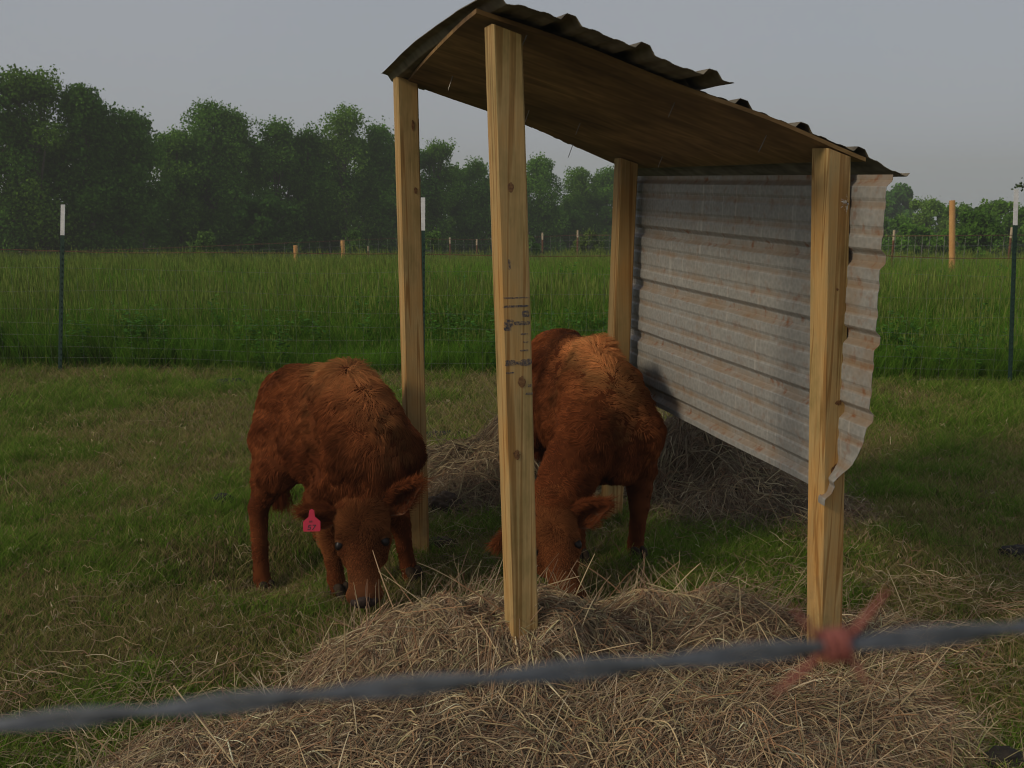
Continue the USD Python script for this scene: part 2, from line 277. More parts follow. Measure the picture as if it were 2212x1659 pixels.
STRAW = np.array([(0.46, 0.36, 0.20), (0.38, 0.285, 0.16), (0.29, 0.195, 0.11), (0.22, 0.14, 0.08), (0.34, 0.30, 0.155), (0.20, 0.11, 0.055), (0.64, 0.54, 0.34), (0.33, 0.19, 0.10)])
def straws(n, hf, x0, x1, y0, y1, lens=(0.05, 0.22), width=0.0024, stand=0.10, up=0.012, thresh=0.015, seed=0, flow=None, above=0.0):
    """bent stalks lying on and sticking out of a heap"""
    r = np.random.default_rng(seed); X = r.uniform(x0, x1, n * 3); Y = r.uniform(y0, y1, n * 3); H = hf(X, Y)
    ok = r.random(len(X)) < sstep(thresh * 0.3, thresh * 3, H); X, Y, H = X[ok][:n], Y[ok][:n], H[ok][:n]; n = len(X)
    L = lens[0] + (lens[1] - lens[0]) * r.random(n) ** 1.7
    a = r.random(n) * np.pi * 2
    if flow is not None:                                             # wisps: neighbours lie much the same way
        a = flow + 4.5 * (fbm(np.stack([X, Y], -1), 3.2, 31 + seed) - 0.5) * 2 + r.normal(0, 0.55, n)
    el = np.abs(r.normal(0, 0.12, n)); st = r.random(n) < stand; el[st] = r.uniform(0.3, 1.2, st.sum())
    P = []; m = 5; bend = r.normal(0, 0.28, n); kink = r.normal(0, 0.28, n) * (r.random(n) < 0.35)
    c = np.stack([X, Y], 1); pts = np.zeros((n, m, 3)); 
    d = a.copy(); q = c - np.stack([np.cos(a), np.sin(a)], 1) * (L / 2 * np.cos(el))[:, None]
    zc = gz(q[:, 0], q[:, 1]) + hf(q[:, 0], q[:, 1]) * 0.93 + r.uniform(-0.012, up, n) + above
    zz = zc.copy()
    for k in range(m):
        pts[:, k, :2] = q; surf = gz(q[:, 0], q[:, 1]) + hf(q[:, 0], q[:, 1]) * 0.93 + above
        pts[:, k, 2] = np.maximum(np.where(st, zz, surf + (zc - (gz(c[:, 0], c[:, 1]) * 0 + zc)) + r.uniform(-0.006, up, n) + L * 0.10 * np.sin(el) * k), surf - 0.004)
        step = L / (m - 1)
        dd = d + bend * (k / (m - 1) - 0.5) + np.where(k == 2, kink, 0)
        q = q + np.stack([np.cos(dd), np.sin(dd)], 1) * (step * np.cos(el))[:, None]; zz = zz + step * np.sin(el) * (1 - 0.5 * (k / m) * (el > .5))
    w = width * r.uniform(0.5, 1.35, n); W = w[:, None] * np.array([0.9, 1, 1, 0.9, 0.6])[None]
    c0 = STRAW[r.choice(len(STRAW), n, p=[.2, .18, .17, .12, .12, .07, .06, .08])] * (r.uniform(0.55, 1.10, n) * np.clip(0.45 + 1.1 * fbm(np.stack([X, Y], -1), 3.4, 71 + seed, 3), 0.5, 1.35))[:, None]
    return pts, W, c0
def heap(name, label, hf, box, n, step, seed, lens=(0.05, 0.2), tone=1.0, **k):
    t = thing(name, label, 'hay pile')
    obj('mound', mound_mesh(hf, *box, step), 'hay_core', t, smooth=True)
    p, w, c = straws(n, hf, *box, lens=lens, seed=seed, flow=0.4, **k)
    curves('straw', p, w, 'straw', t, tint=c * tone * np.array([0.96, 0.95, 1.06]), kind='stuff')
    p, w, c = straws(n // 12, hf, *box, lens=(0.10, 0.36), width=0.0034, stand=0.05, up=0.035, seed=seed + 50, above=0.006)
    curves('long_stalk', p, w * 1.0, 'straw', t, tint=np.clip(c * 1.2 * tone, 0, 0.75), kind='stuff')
    return t
heap('hay_pile', 'wide loose heap of dry hay spread around the front posts, across the foreground', hay_h, (-1.9, 2.4, 1.75, 4.15), 66000, 0.022, 1, (0.04, 0.26), stand=0.05, up=0.026, width=0.0022)
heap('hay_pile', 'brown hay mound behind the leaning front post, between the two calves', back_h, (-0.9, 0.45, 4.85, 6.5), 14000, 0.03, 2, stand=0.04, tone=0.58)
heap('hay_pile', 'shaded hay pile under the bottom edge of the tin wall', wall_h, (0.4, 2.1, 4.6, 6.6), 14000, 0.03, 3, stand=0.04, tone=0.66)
# loose stalks thrown over the grass round the heaps
def litter():
    out = []
    specs = [(1000, -1.9, 2.4, 2.5, 4.4, 1), (800, -0.6, 1.9, 4.2, 6.2, 2), (350, -3.5, 3.2, 3.0, 7.5, 3), (1700, 0.8, 2.5, 2.5, 4.2, 4), (450, -1.5, -0.5, 2.5, 3.4, 6)]
    for n, x0, x1, y0, y1, sd in specs:
        out.append(straws(n, lambda x, y: 0.02 + 0 * x, x0, x1, y0, y1, (0.05, 0.28), 0.0021, 0.12, 0.02, 0.001, 40 + sd, None, 0.02))
    out.append(straws(450, lambda x, y: 0.02 + 0 * x, -1.8, -0.3, 2.5, 3.3, (0.06, 0.30), 0.0022, 0.08, 0.03, 0.001, 51, None, 0.02))
    out.append(straws(9000, lambda x, y: 0.02 + 0 * x, -5.5, 5.5, 2.6, 9.0, (0.02, 0.08), 0.0030, 0.1, 0.03, 0.001, 52, None, 0.015))
    return [np.concatenate(z) for z in zip(*out)]
p, w, c = litter()
curves('scattered_hay', p, w, 'straw', None, tint=c, kind='stuff', label='loose hay stalks strewn over the short grass around the shelter', category='hay')

# ------------------------------------------------------------------ short grass
GREEN = np.array([(0.115, 0.215, 0.020), (0.145, 0.235, 0.030), (0.095, 0.180, 0.018), (0.195, 0.245, 0.05)])
DRY = np.array([(0.30, 0.23, 0.10), (0.36, 0.28, 0.14), (0.23, 0.19, 0.075), (0.25, 0.235, 0.08)])
def turf(n, h, spread, width, dry, seed, lean=0.7, segs=2):
    r = np.random.default_rng(seed); V, F, T, I = blades(n, h, spread, width, lean, r, segs)
    isdry = r.random(n) < dry
    col = np.where(isdry[:, None], DRY[r.integers(0, 4, n)], GREEN[r.integers(0, 4, n)]) * r.uniform(0.7, 1.2, n)[:, None]
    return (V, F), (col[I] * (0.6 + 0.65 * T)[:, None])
def spread_grass():
    pr = []
    for k, (dry, h, n) in enumerate([(0.08, 0.055, 34), (0.2, 0.045, 34), (0.12, 0.07, 26), (0.55, 0.04, 30), (0.85, 0.032, 30), (0.7, 0.055, 22)]):
        m, c = turf(n, h, 0.075, 0.0042, dry, 60 + k, 0.8); pr.append(('grass_tuft', m, 'grass_blade', c))
    r = np.random.default_rng(77); P, D = [], []
    for n, y0, y1 in ((2500, 1.0, 2.4), (15000, 2.4, 4.6), (13000, 4.6, 6.8), (10500, 6.8, 9.6)):
        y = r.uniform(y0, y1, n); x = r.uniform(-1, 1, n) * (0.62 * y + 1.1); P.append(np.stack([x, y], 1))
    P = np.concatenate(P); x, y = P.T
    hid = (hay_h(x, y) > 0.075) | (back_h(x, y) > 0.12) | (wall_h(x, y) > 0.14)
    P = P[~hid]; x, y = P.T
    patch = 0.5 + 1.5 * (0.55 * fbm(P * [1, 1.6], 0.9, 21, 4) + 0.45 * fbm(P * [1, 1.8], 3.6, 22, 3) - 0.5)
    patch += 0.10 * np.exp(-((y - 8.9) / 0.6) ** 2) + 0.07 * np.exp(-(((x - 0) / 1.2) ** 2 + ((y - 7.0) / 1.0) ** 2)) + 0.06 * sstep(0.4, 0.0, np.abs(hay_h(x, y) - 0.02) * 10)
    q = patch + 0.025 + r.normal(0, 0.05, len(P))
    idx = np.where(q < 0.47, r.choice([0, 1, 2], len(P), p=[.5, .3, .2]), np.where(q < 0.56, r.choice([1, 3, 2], len(P)), r.choice([3, 4, 5], len(P), p=[.4, .35, .25])))
    sc = r.uniform(0.75, 1.3, len(P)) * (1 + 0.12 * np.clip(y - 4, 0, 5))
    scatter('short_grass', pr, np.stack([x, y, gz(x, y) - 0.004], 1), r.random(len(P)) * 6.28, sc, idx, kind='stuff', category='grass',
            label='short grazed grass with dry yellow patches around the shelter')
spread_grass()

# ------------------------------------------------------------------ tall field grass beyond the fence
def tall_tuft(n, h, spread, seed, heads, seedy):
    r = np.random.default_rng(seed); V, F, T, I = blades(n, h, spread, 0.009, 0.45, r, 3, 0.3)
    g = np.array([(0.118, 0.275, 0.020), (0.150, 0.300, 0.030), (0.095, 0.230, 0.018), (0.20, 0.30, 0.045)])[r.integers(0, 4, n)] * r.uniform(0.75, 1.2, n)[:, None]
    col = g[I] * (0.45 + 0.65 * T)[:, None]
    V2, F2, T2, I2 = blades(heads, h * 1.35, spread * 0.9, 0.005, 0.2, r, 3, 0.12)
    hc = np.array([0.20, 0.27, 0.055]) * r.uniform(0.7, 1.25, heads)[:, None] * (1.0 if seedy else 0.7)
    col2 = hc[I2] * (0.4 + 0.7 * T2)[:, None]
    k = T2 > 0.6; V2[k] = V2[k]
    parts_v, parts_f, parts_c = [V, V2], [F, F2 + len(V)], [col, col2]
    off = len(V) + len(V2); tips = V2[7::8]
    for t_ in tips:                                                  # seed heads: slim spindles
        a = np.array([[0, 0, -0.07], [0.005, 0, -0.02], [-0.0025, 0.0045, -0.02], [-0.0025, -0.0045, -0.02], [0, 0, 0.05]]) + t_
        parts_v.append(a); parts_f.append(np.array([[0, 2, 1], [0, 3, 2], [0, 1, 3], [4, 1, 2], [4, 2, 3], [4, 3, 1]]) + off); off += 5
        parts_c.append(np.tile([[0.20, 0.255, 0.06]], (5, 1)) * r.uniform(0.8, 1.2))
    return (np.concatenate(parts_v), np.concatenate(parts_f)), np.concatenate(parts_c)
def near_fence_y(x): return 8.78 - 0.066 * np.asarray(x, float)
def spread_field():
    pr = []
    for k, (n, h, hd, s) in enumerate([(50, 0.50, 2, 1), (46, 0.54, 5, 1), (58, 0.42, 1, 0), (42, 0.60, 3, 1)]):
        m, c = tall_tuft(n, h, 0.16, 80 + k, hd, s); pr.append(('grass_clump', m, 'grass_blade', c))
    r = np.random.default_rng(78); P = []
    for n, y0, y1 in ((10000, 0.12, 3.2), (8500, 3.2, 9), (9000, 9, 22), (8000, 22, 46)):
        t = r.uniform(y0, y1, n); x = r.uniform(-1, 1, n) * (0.62 * (8.8 + t) + 3.0); P.append(np.stack([x, near_fence_y(x) + t], 1))
    P = np.concatenate(P); x, y = P.T
    q = 0.5 + 1.5 * (fbm(P * [0.7, 1.3], 0.5, 41, 4) - 0.48) + r.normal(0, 0.05, len(P))
    idx = np.where(q < 0.44, r.choice([2, 0], len(P), p=[.65, .35]), np.where(q < 0.55, r.choice([0, 1, 3], len(P)), r.choice([1, 3], len(P))))
    edge = sstep(0.0, 1.2, y - near_fence_y(x))
    sc = (0.62 + 0.26 * edge) * (1 - 0.12 * sstep(1.5, 5.0, y - near_fence_y(x))) * (0.66 + 0.66 * fbm(P, 0.55, 43, 3)) * r.uniform(0.8, 1.12, len(P))
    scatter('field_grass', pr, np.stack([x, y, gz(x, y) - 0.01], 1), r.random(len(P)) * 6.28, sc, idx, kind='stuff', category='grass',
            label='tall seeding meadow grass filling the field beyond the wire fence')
spread_field()
def weed_clump(seed):
    r = np.random.default_rng(seed); V, F, C = [], [], []; o = 0
    for s in range(9):
        a = r.random() * 6.28; top = np.array([0.16 * r.random() * math.cos(a), 0.16 * r.random() * math.sin(a), 0.4 + 0.25 * r.random()])
        for k in range(16):
            t = r.uniform(0.2, 1); b = top * np.array([t, t, t]); d = r.random() * 6.28; L = r.uniform(0.03, 0.065)
            e = np.array([math.cos(d), math.sin(d), r.uniform(-0.3, 0.5)]) * L; sd = np.array([-math.sin(d), math.cos(d), 0]) * L * 0.38
            V += [b, b + e * 0.5 + sd, b + e, b + e * 0.5 - sd]; F += [[o, o + 1, o + 2], [o, o + 2, o + 3]]; o += 4
            c = np.array([0.072, 0.19, 0.022]) * r.uniform(0.65, 1.3); C += [c] * 4
    return (np.array(V), np.array(F)), np.array(C)
def spread_weeds():
    pr = []
    for k in range(3):
        m, c = weed_clump(90 + k); pr.append(('weed_clump', m, 'leaf', c))
    r = np.random.default_rng(79); P = []
    for cx, t, sx, st, n in ((-1.3, 1.3, 1.3, 0.5, 150), (0.5, 1.1, 0.9, 0.6, 130), (3.9, 0.9, 0.7, 0.5, 80), (-3.2, 0.9, 0.8, 0.4, 45), (-5.0, 0.6, 0.9, 0.4, 60), (-3.4, 3.6, 0.7, 0.4, 40), (2.6, 2.2, 0.8, 0.5, 40), (-0.2, 5.5, 5, 0.7, 160), (1.0, 2.6, 0.8, 0.6, 60)):
        n = int(n * 0.55); x = r.normal(cx, sx, n); P.append(np.stack([x, near_fence_y(x) + np.maximum(0.15, r.normal(t, st, n))], 1))
    P = np.concatenate(P); x, y = P.T
    scatter('field_weeds', pr, np.stack([x, y, gz(x, y)], 1), r.random(len(P)) * 6.28, r.uniform(0.55, 1.05, len(P)), r.integers(0, 3, len(P)), kind='stuff', category='weeds',
            label='dark broad-leaved weeds growing in the tall grass behind the fence')
spread_weeds()

# ------------------------------------------------------------------ shelter
B0 = np.array([-0.001, 3.091]); UU = np.array([math.cos(PHI), math.sin(PHI)]); VV = np.array([-math.sin(PHI), math.cos(PHI)])
WID, LEN, ZT1, ZT2 = 1.134, 1.698, EYE + 0.438, EYE + 0.087
SLOPE = (ZT2 - ZT1) / WID
def sh(u, v, z):
    p = B0 + u * UU + v * VV; return np.array([p[0], p[1], z])
def roof_z(u): return ZT1 + SLOPE * np.asarray(u)
shelter = thing('calf_shelter', 'small open lean-to of new timber posts with a tin roof and one tin wall', 'shelter', loc=(0, 0, 0))
def post(bot, top, wd, yaw, seed):
    """four-sided treated post between two points, edges eased, slightly uneven"""
    r = np.random.default_rng(seed); e = 0.006; n = 26
    ax = np.array([math.cos(yaw), math.sin(yaw), 0]); ay = np.array([-math.sin(yaw), math.cos(yaw), 0])
    h = wd / 2; prof = np.array([(-h, -h + e), (-h + e, -h), (h - e, -h), (h, -h + e), (h, h - e), (h - e, h), (-h + e, h), (-h, h - e)])
    V = []
    for i in range(n):
        t = i / (n - 1); c = np.asarray(bot) * (1 - t) + np.asarray(top) * t
        w = 0.0011 * np.array([math.sin(5 * t + seed), math.cos(7 * t + 2 * seed), 0])
        for a, b in prof:
            k = 1 + 0.012 * math.sin(9 * t + a * 60 + seed) ; V.append(c + w + ax * a * k + ay * b * k)
    F = []; m = len(prof)
    for i in range(n - 1):
        for j in range(m):
            p, q = i * m + j, i * m + (j + 1) % m; F += [[p, q, q + m], [p, q + m, p + m]]
    for j in range(1, m - 1):
        F += [[0, j + 1, j], [(n - 1) * m, (n - 1) * m + j, (n - 1) * m + j + 1]]
    V = np.array(V); V[-m:, 2] += SLOPE * ((V[-m:, :2] - np.asarray(top)[:2]) @ UU)
    return trimesh.Trimesh(V, F, process=False)
PW = 0.094
POSTS = {}
for nm, (b, t), yaw, sd in (('A', ((-0.458, 4.54, -0.1), (-0.475, 4.555, ZT1 - 0.012)), PHI + 0.02, 3), ('B', ((0.045, 3.10, -0.1), (-0.026, 3.085, ZT1 - 0.010)), PHI, 5),
                            ('C', ((0.530, 5.03, -0.1), (0.572, 5.04, ZT2 - 0.004)), PHI - 0.02, 7), ('D', ((1.180, 3.41, -0.1), (1.078, 3.415, ZT2 - 0.002)), PHI + 0.03, 9)):
    POSTS[nm] = (np.array(b), np.array(t), yaw)
    obj('post', post(b, t, PW, yaw, sd), 'lumber', shelter, smooth=25)
def on_post(nm, z, s, side='front', lift=0.001):
    """frame on a post's face: point, along-face axis, up axis, normal"""
    b, t, yaw = POSTS[nm]; k = (z - b[2]) / (t[2] - b[2]); c = b * (1 - k) + t * k
    up = (t - b) / np.linalg.norm(t - b); ax = np.array([math.cos(yaw), math.sin(yaw), 0]); ay = np.array([math.sin(yaw), -math.cos(yaw), 0])
    if side == 'front': return c + ay * (PW / 2 * 1.004 + lift) + ax * s, ax, up, ay
    return c - ax * (PW / 2 * 1.004 + lift) + ay * s, ay, up, -ax
def decal(nm, z, s, w, h, side='front', lift=0.0012, n=20, ragged=0.15, dome=0.0, seed=0, square=False):
    r = np.random.default_rng(seed); c, a, up, nn = on_post(nm, z, s, side, lift); th = np.arange(n) / n * 2 * np.pi
    k = 1 + ragged * r.normal(0, 1, n)
    cs, sn = np.cos(th), np.sin(th)
    if square: q = 1 / np.maximum(np.abs(cs), np.abs(sn)); cs, sn = cs * q, sn * q
    ring = c + (w / 2 * cs * k)[:, None] * a + (h / 2 * sn * k)[:, None] * up
    mid = c + (ring - c) * 0.55 + nn * dome
    V = np.concatenate([ring, mid, [c + nn * dome * 1.2]]); F = []
    for i in range(n):
        j = (i + 1) % n; F += [[i, j, n + j], [i, n + j, n + i], [n + i, n + j, 2 * n]]
    return V, np.array(F)
for nm, z, s, w, h, m, sd in (('B', 1.773, -0.006, 0.020, 0.030, 'knot_wood', 1), ('B', 1.169, 0.012, 0.026, 0.036, 'knot_wood', 2), ('B', 0.932, -0.012, 0.020, 0.036, 'knot_wood', 3),
                              ('D', 1.029, 0.010, 0.026, 0.018, 'knot_wood', 4), ('D', 0.775, 0.005, 0.040, 0.062, 'sap_knot', 5), ('D', 1.428, -0.002, 0.010, 0.009, 'knot_wood', 6),
                              ('A', 2.03, 0.02, 0.014, 0.05, 'knot_wood', 7), ('A', 1.747, 0.025, 0.016, 0.03, 'knot_wood', 8)):
    obj('knot', decal(nm, z, s, w, h, ragged=0.10, dome=0.0004, seed=sd), m, shelter, smooth=True)
for z, s, w, h in ((1.290, 0, 0.078, 0.005), (1.262, 0.0, 0.078, 0.007), (1.235, 0.030, 0.024, 0.020), (1.205, 0.018, 0.050, 0.012), (1.207, -0.026, 0.030, 0.022), (1.188, -0.030, 0.026, 0.012),
                   (1.168, 0.024, 0.026, 0.005), (1.140, 0.028, 0.016, 0.005), (1.112, 0.022, 0.026, 0.005), (1.072, -0.024, 0.034, 0.019), (1.070, 0.0, 0.03, 0.010), (1.071, 0.026, 0.036, 0.021), (1.038, -0.026, 0.026, 0.005), (0.99, 0.037, 0.012, 0.009), (0.962, 0.034, 0.024, 0.007), (1.40, -0.018, 0.007, 0.03)):
    obj('ink_mark', decal('B', 1.437 + (z - 1.29) * 0.936, s, w, h, ragged=0.08, seed=int(z * 1e3), square=True, lift=0.0014), 'ink', shelter)
def splash():
    r = np.random.default_rng(4); out = []
    for k in range(17):
        a = r.uniform(1.2, 4.6); L = r.uniform(0.015, 0.042); c, ax, up, nn = on_post('D', 1.718, 0.036, 'front', 0.0012)
        d = ax * math.cos(a) + up * math.sin(a); sd = ax * -math.sin(a) + up * math.cos(a)
        out.append(trimesh.Trimesh([c + sd * 0.003 + nn * k * 4e-5, c - sd * 0.003 + nn * k * 4e-5, c + d * L + nn * k * 4e-5], [[0, 1, 2]], process=False))
    return cat(out)
obj('white_splash', splash(), 'white_dropping', shelter)
# plywood deck
def slab(u0, u1, v0, v1, lift, th, nu, nv, warp):
    us, vs = np.linspace(u0, u1, nu), np.linspace(0, 1, nv); Ug, Vg = np.meshgrid(us, vs, indexing='ij'); Vg = v0 + (v1 + 0.34 * Ug - v0) * Vg; Ug = Ug + 0.062 * Vg * (u1 - Ug) / (u1 - u0)
    XY = B0 + Ug[..., None] * UU + Vg[..., None] * VV
    Z = roof_z(Ug) + lift + warp(Ug, Vg); bot = np.concatenate([XY, Z[..., None]], -1).reshape(-1, 3); top = bot + [0, 0, th]
    F = grid_mesh(nu, nv); n = nu * nv; ring = list(range(0, n, nv))[::1] + list(range((nu - 1) * nv + 1, n)) + [i * nv + nv - 1 for i in range(nu - 2, -1, -1)] + list(range(nv - 2, 0, -1))
    side = np.array([[a, b, b + n, a + n] for a, b in zip(ring, ring[1:] + ring[:1])])
    Q = np.concatenate([F[:, ::-1], F + n, side]); Tm = trimesh.Trimesh(np.concatenate([bot, top]), np.vstack([Q[:, [0, 1, 2]], Q[:, [0, 2, 3]]]), process=False); Tm.fix_normals(); return Tm
wv = lambda u, v: -0.036 * (np.maximum(v, 0) / 1.55) ** 2 * sstep(0.7, -0.1, u) + 0.008 * np.sin(2.2 * u + 0.6 * v) + 0.004 * np.sin(9 * u) * sstep(0.2, -0.05, v)
obj('plywood_deck', slab(-0.118, 1.235, -0.045, 1.58, 0.0, 0.013, 50, 50, wv), 'plywood', shelter, smooth=30)
# corrugated tin
def ribs(u, first, pitch, big=0.032, small=0.006):
    x = (u - first) / pitch; f = x - np.floor(x)
    trap = lambda d, a, b: np.clip((b - np.abs(d)) / (b - a), 0, 1)
    d = np.where(f > 0.5, f - 1, f) * pitch
    h = big * trap(d, 0.014, 0.032)
    for k in (1 / 3, 2 / 3): h = np.maximum(h, small * trap((f - k) * pitch, 0.010, 0.020))
    return h
def tin(u0, u1, v0, v1, first, lift, warp, nu=220, nv=40):
    us, vs = np.linspace(u0, u1, nu), np.linspace(0, 1, nv); Ug, Vg = np.meshgrid(us, vs, indexing='ij'); Vg = v0 + (v1 + 0.34 * Ug - v0) * Vg + 0.02 * (fbm(np.stack([Ug, Ug * 0], -1), 9, 8) - 0.5) * (1 - Vg)
    XY = B0 + Ug[..., None] * UU + Vg[..., None] * VV; Z = roof_z(Ug) + lift + wv(Ug, Vg) + ribs(Ug, first, 0.225, 0.022, 0.003) + warp(Ug, Vg)
    bot = np.concatenate([XY, Z[..., None]], -1).reshape(-1, 3); th = np.array([0, 0, 0.0016]); n = nu * nv; F = grid_mesh(nu, nv)
    ring = list(range(0, n, nv)) + list(range((nu - 1) * nv + 1, n)) + [i * nv + nv - 1 for i in range(nu - 2, -1, -1)] + list(range(nv - 2, 0, -1))
    side = np.array([[a, b, b + n, a + n] for a, b in zip(ring, ring[1:] + ring[:1])]); Q = np.concatenate([F[:, ::-1], F + n, side])
    m = trimesh.Trimesh(np.concatenate([bot, bot + th]), np.vstack([Q[:, [0, 1, 2]], Q[:, [0, 2, 3]]]), process=False); m.fix_normals(); return m
w1 = lambda u, v: 0.010 * (fbm(np.stack([u, v], -1), 3.0, 12) - 0.5) + 0.010 * sstep(0.46, 0.66, u) * sstep(0.3, -0.15, v) - 0.012 * sstep(0.0, -0.12, u) - 0.012 * sstep(0.8, 1.6, v) * sstep(0.2, -0.05, u)
w2 = lambda u, v: 0.010 * (fbm(np.stack([u, v], -1), 4.5, 13) - 0.5) + 0.020 * sstep(1.32, 1.42, u) * 0.3 - 0.02 * sstep(1.25, 1.40, u)
obj('roof_sheet', tin(-0.125, 0.64, -0.20, 1.66, 0.118, 0.024, w1), 'roof_tin', shelter, smooth=40, label='dark corrugated roof sheet on the high side, front corner lifted')
obj('roof_sheet', tin(0.47, 1.425, -0.035, 1.66, 0.545, 0.0155, w2), 'roof_tin', shelter, smooth=40, label='dark corrugated roof sheet on the low side, end curled up')
# tin wall, ribs level, standing on the outer side of the right-hand posts
def wall():
    z0, z1, v0, v1 = 0.683, 1.812, -0.225, 1.90; nz, nv = 200, 90
    zs, vs = np.linspace(z1, z0, nz), np.linspace(v0, v1, nv); Zg, Vg = np.meshgrid(zs, vs, indexing='ij')
    rib = ribs(z1 - 0.006 - Zg, 0.0, 0.2665, 0.021, 0.0038)
    off = WID + PW / 2 + 0.004 + rib + 0.010 * (fbm(np.stack([Zg, Vg], -1), 3.0, 15) - 0.5)
    Vn = Vg + 0.007 * (fbm(np.stack([Zg, Zg * 0], -1), 9, 16) - 0.5) * sstep(0.0, -0.2, Vg)
    fold = sstep(1.0, 0.69, Zg) * sstep(0.06, -0.22, Vg)             # the torn front bottom corner is bent under
    Vn = Vn + fold * 0.13; off = off - fold * 0.02 + 0.035 * fold * np.sin(fold * 5); Zn = Zg - 0.02 * fold
    P = B0 + off[..., None] * UU + Vn[..., None] * VV; V = np.concatenate([P, Zn[..., None]], -1).reshape(-1, 3)
    n = nz * nv; F = grid_mesh(nz, nv); th = np.array([UU[0], UU[1], 0]) * 0.0015
    ring = list(range(0, n, nv)) + list(range((nz - 1) * nv + 1, n)) + [i * nv + nv - 1 for i in range(nz - 2, -1, -1)] + list(range(nv - 2, 0, -1))
    side = np.array([[a, b, b + n, a + n] for a, b in zip(ring, ring[1:] + ring[:1])]); Q = np.concatenate([F[:, ::-1], F + n, side])
    m = trimesh.Trimesh(np.concatenate([V, V + th]), np.vstack([Q[:, [0, 1, 2]], Q[:, [0, 2, 3]]]), process=False); m.fix_normals()
    low = sstep(-0.012, 0.012, np.gradient(rib, axis=0) / 0.0057 * -0.08 + 0.004); d = np.clip(rib / 0.0036, 0, 1) * (0.14 + 0.46 * low); d2 = np.clip(rib / 0.014, 0, 1)
    out = sstep(0.05, -0.06, Vg) * 0.22                              # the weathered end beyond the post is browner
    t = np.stack([np.clip(d + out, 0, 1), np.clip(0.35 + d2 + out, 0, 1), d * 0], -1).reshape(-1, 3)
    return m, np.concatenate([t, t])
m, t = wall()
wm = obj('wall_sheet', m, 'zinc_sheet', shelter, tint=t)
nrm = np.cross([UU[0], UU[1], SLOPE], [VV[0], VV[1], 0]); nrm /= np.linalg.norm(nrm)
for u, v, L, tl in ((0.06, 0.02, 0.055, 0.4), (0.081, 1.08, 0.055, .1), (0.479, 1.31, 0.05, .1), (0.678, 1.20, 0.05, .2), (0.88, 1.835, 0.07, .15), (0.636, 0.184, 0.05, .3), (1.099, 1.249, 0.05, .2), (0.972, 0.149, 0.06, .35), (0.02, 1.55, 0.05, .2)):
    p = sh(u, v, float(roof_z(u)) + 0.012 + float(wv(np.array(u), np.array(v)))); d = -nrm + np.array([UU[0], UU[1], 0]) * -tl * 0.5
    d /= np.linalg.norm(d); obj('nail', tube([p, p + d * (L + 0.006), p + d * (L + 0.016)], [0.0019, 0.0019, 0.0004], 6), 'nail_steel', shelter)

# ------------------------------------------------------------------ calves
class Field:
    """a signed distance built from capsules and ellipsoids joined by a smooth minimum, meshed by level_set"""
    def __init__(s): s.parts = []
    def cap(s, a, b, ra, rb, k=0.035): s.parts.append(('c', np.array(a, float), np.array(b, float), ra, rb, k))
    def chain(s, pts, rr, k=0.03):
        for i in range(len(pts) - 1): s.cap(pts[i], pts[i + 1], rr[i], rr[i + 1], k)
    def ell(s, c, R, r, k=0.05): s.parts.append(('e', np.array(c, float), np.array(R, float), np.array(r, float), k))
    def val(s, P):
        d = None
        for q in s.parts:
            if q[0] == 'c':
                _, a, b, ra, rb, k = q; ab = b - a; t = np.clip(((P - a) @ ab) / (ab @ ab), 0, 1)
                v = np.linalg.norm(P - a - t[..., None] * ab, axis=-1) - (ra + (rb - ra) * t)
            else:
                _, c, R, r, k = q; L = (P - c) @ R.T; k0 = np.linalg.norm(L / r, axis=-1); k1 = np.linalg.norm(L / r ** 2, axis=-1)
                v = k0 * (k0 - 1) / np.maximum(k1, 1e-6)
            if d is None: d = v
            else:
                h = np.clip(0.5 + 0.5 * (d - v) / k, 0, 1); d = d * (1 - h) + v * h - k * h * (1 - h)
        return d
    def mesh(s, edge=0.016):
        lo = np.min([np.minimum(q[1], q[2]) - 0.25 if q[0] == 'c' else q[1] - q[3].max() - 0.05 for q in s.parts], 0)
        hi = np.max([np.maximum(q[1], q[2]) + 0.25 if q[0] == 'c' else q[1] + q[3].max() + 0.05 for q in s.parts], 0)
        st = edge * 0.75; n = np.ceil((hi - lo) / st).astype(int) + 2
        ax = [lo[i] + np.arange(n[i]) * st for i in range(3)]
        G = np.empty(n)
        for i, x in enumerate(ax[0]):
            Y, Z = np.meshgrid(ax[1], ax[2], indexing='ij'); G[i] = s.val(np.stack([np.full(Y.shape, x), Y, Z], -1))
        Gl = G.tolist(); l0, l1, l2 = lo.tolist(); inv = 1 / st; m0, m1, m2 = (n - 2).tolist()
        def fn(x, y, z):
            a = (x - l0) * inv; b = (y - l1) * inv; c = (z - l2) * inv
            i = min(max(int(a), 0), m0); j = min(max(int(b), 0), m1); k = min(max(int(c), 0), m2); a -= i; b -= j; c -= k
            A, Bq = Gl[i], Gl[i + 1]; p, q, u, w = A[j], A[j + 1], Bq[j], Bq[j + 1]; k1 = k + 1
            return -(((p[k] * (1 - c) + p[k1] * c) * (1 - b) + (q[k] * (1 - c) + q[k1] * c) * b) * (1 - a) + ((u[k] * (1 - c) + u[k1] * c) * (1 - b) + (w[k] * (1 - c) + w[k1] * c) * b) * a)
        mm = manifold3d.Manifold.level_set(fn, [*lo, *hi], edge)
        mm = max(mm.decompose(), key=lambda q: q.num_tri())
        v, f, _ = meshkit.arrays(mm); m = trimesh.Trimesh(v, f, process=True)
        trimesh.smoothing.filter_taubin(m, iterations=8); return m
def unit(a): a = np.asarray(a, float); return a / np.linalg.norm(a)
COAT_LO, COAT_HI = np.array([0.095, 0.025, 0.009]), np.array([0.245, 0.074, 0.024])
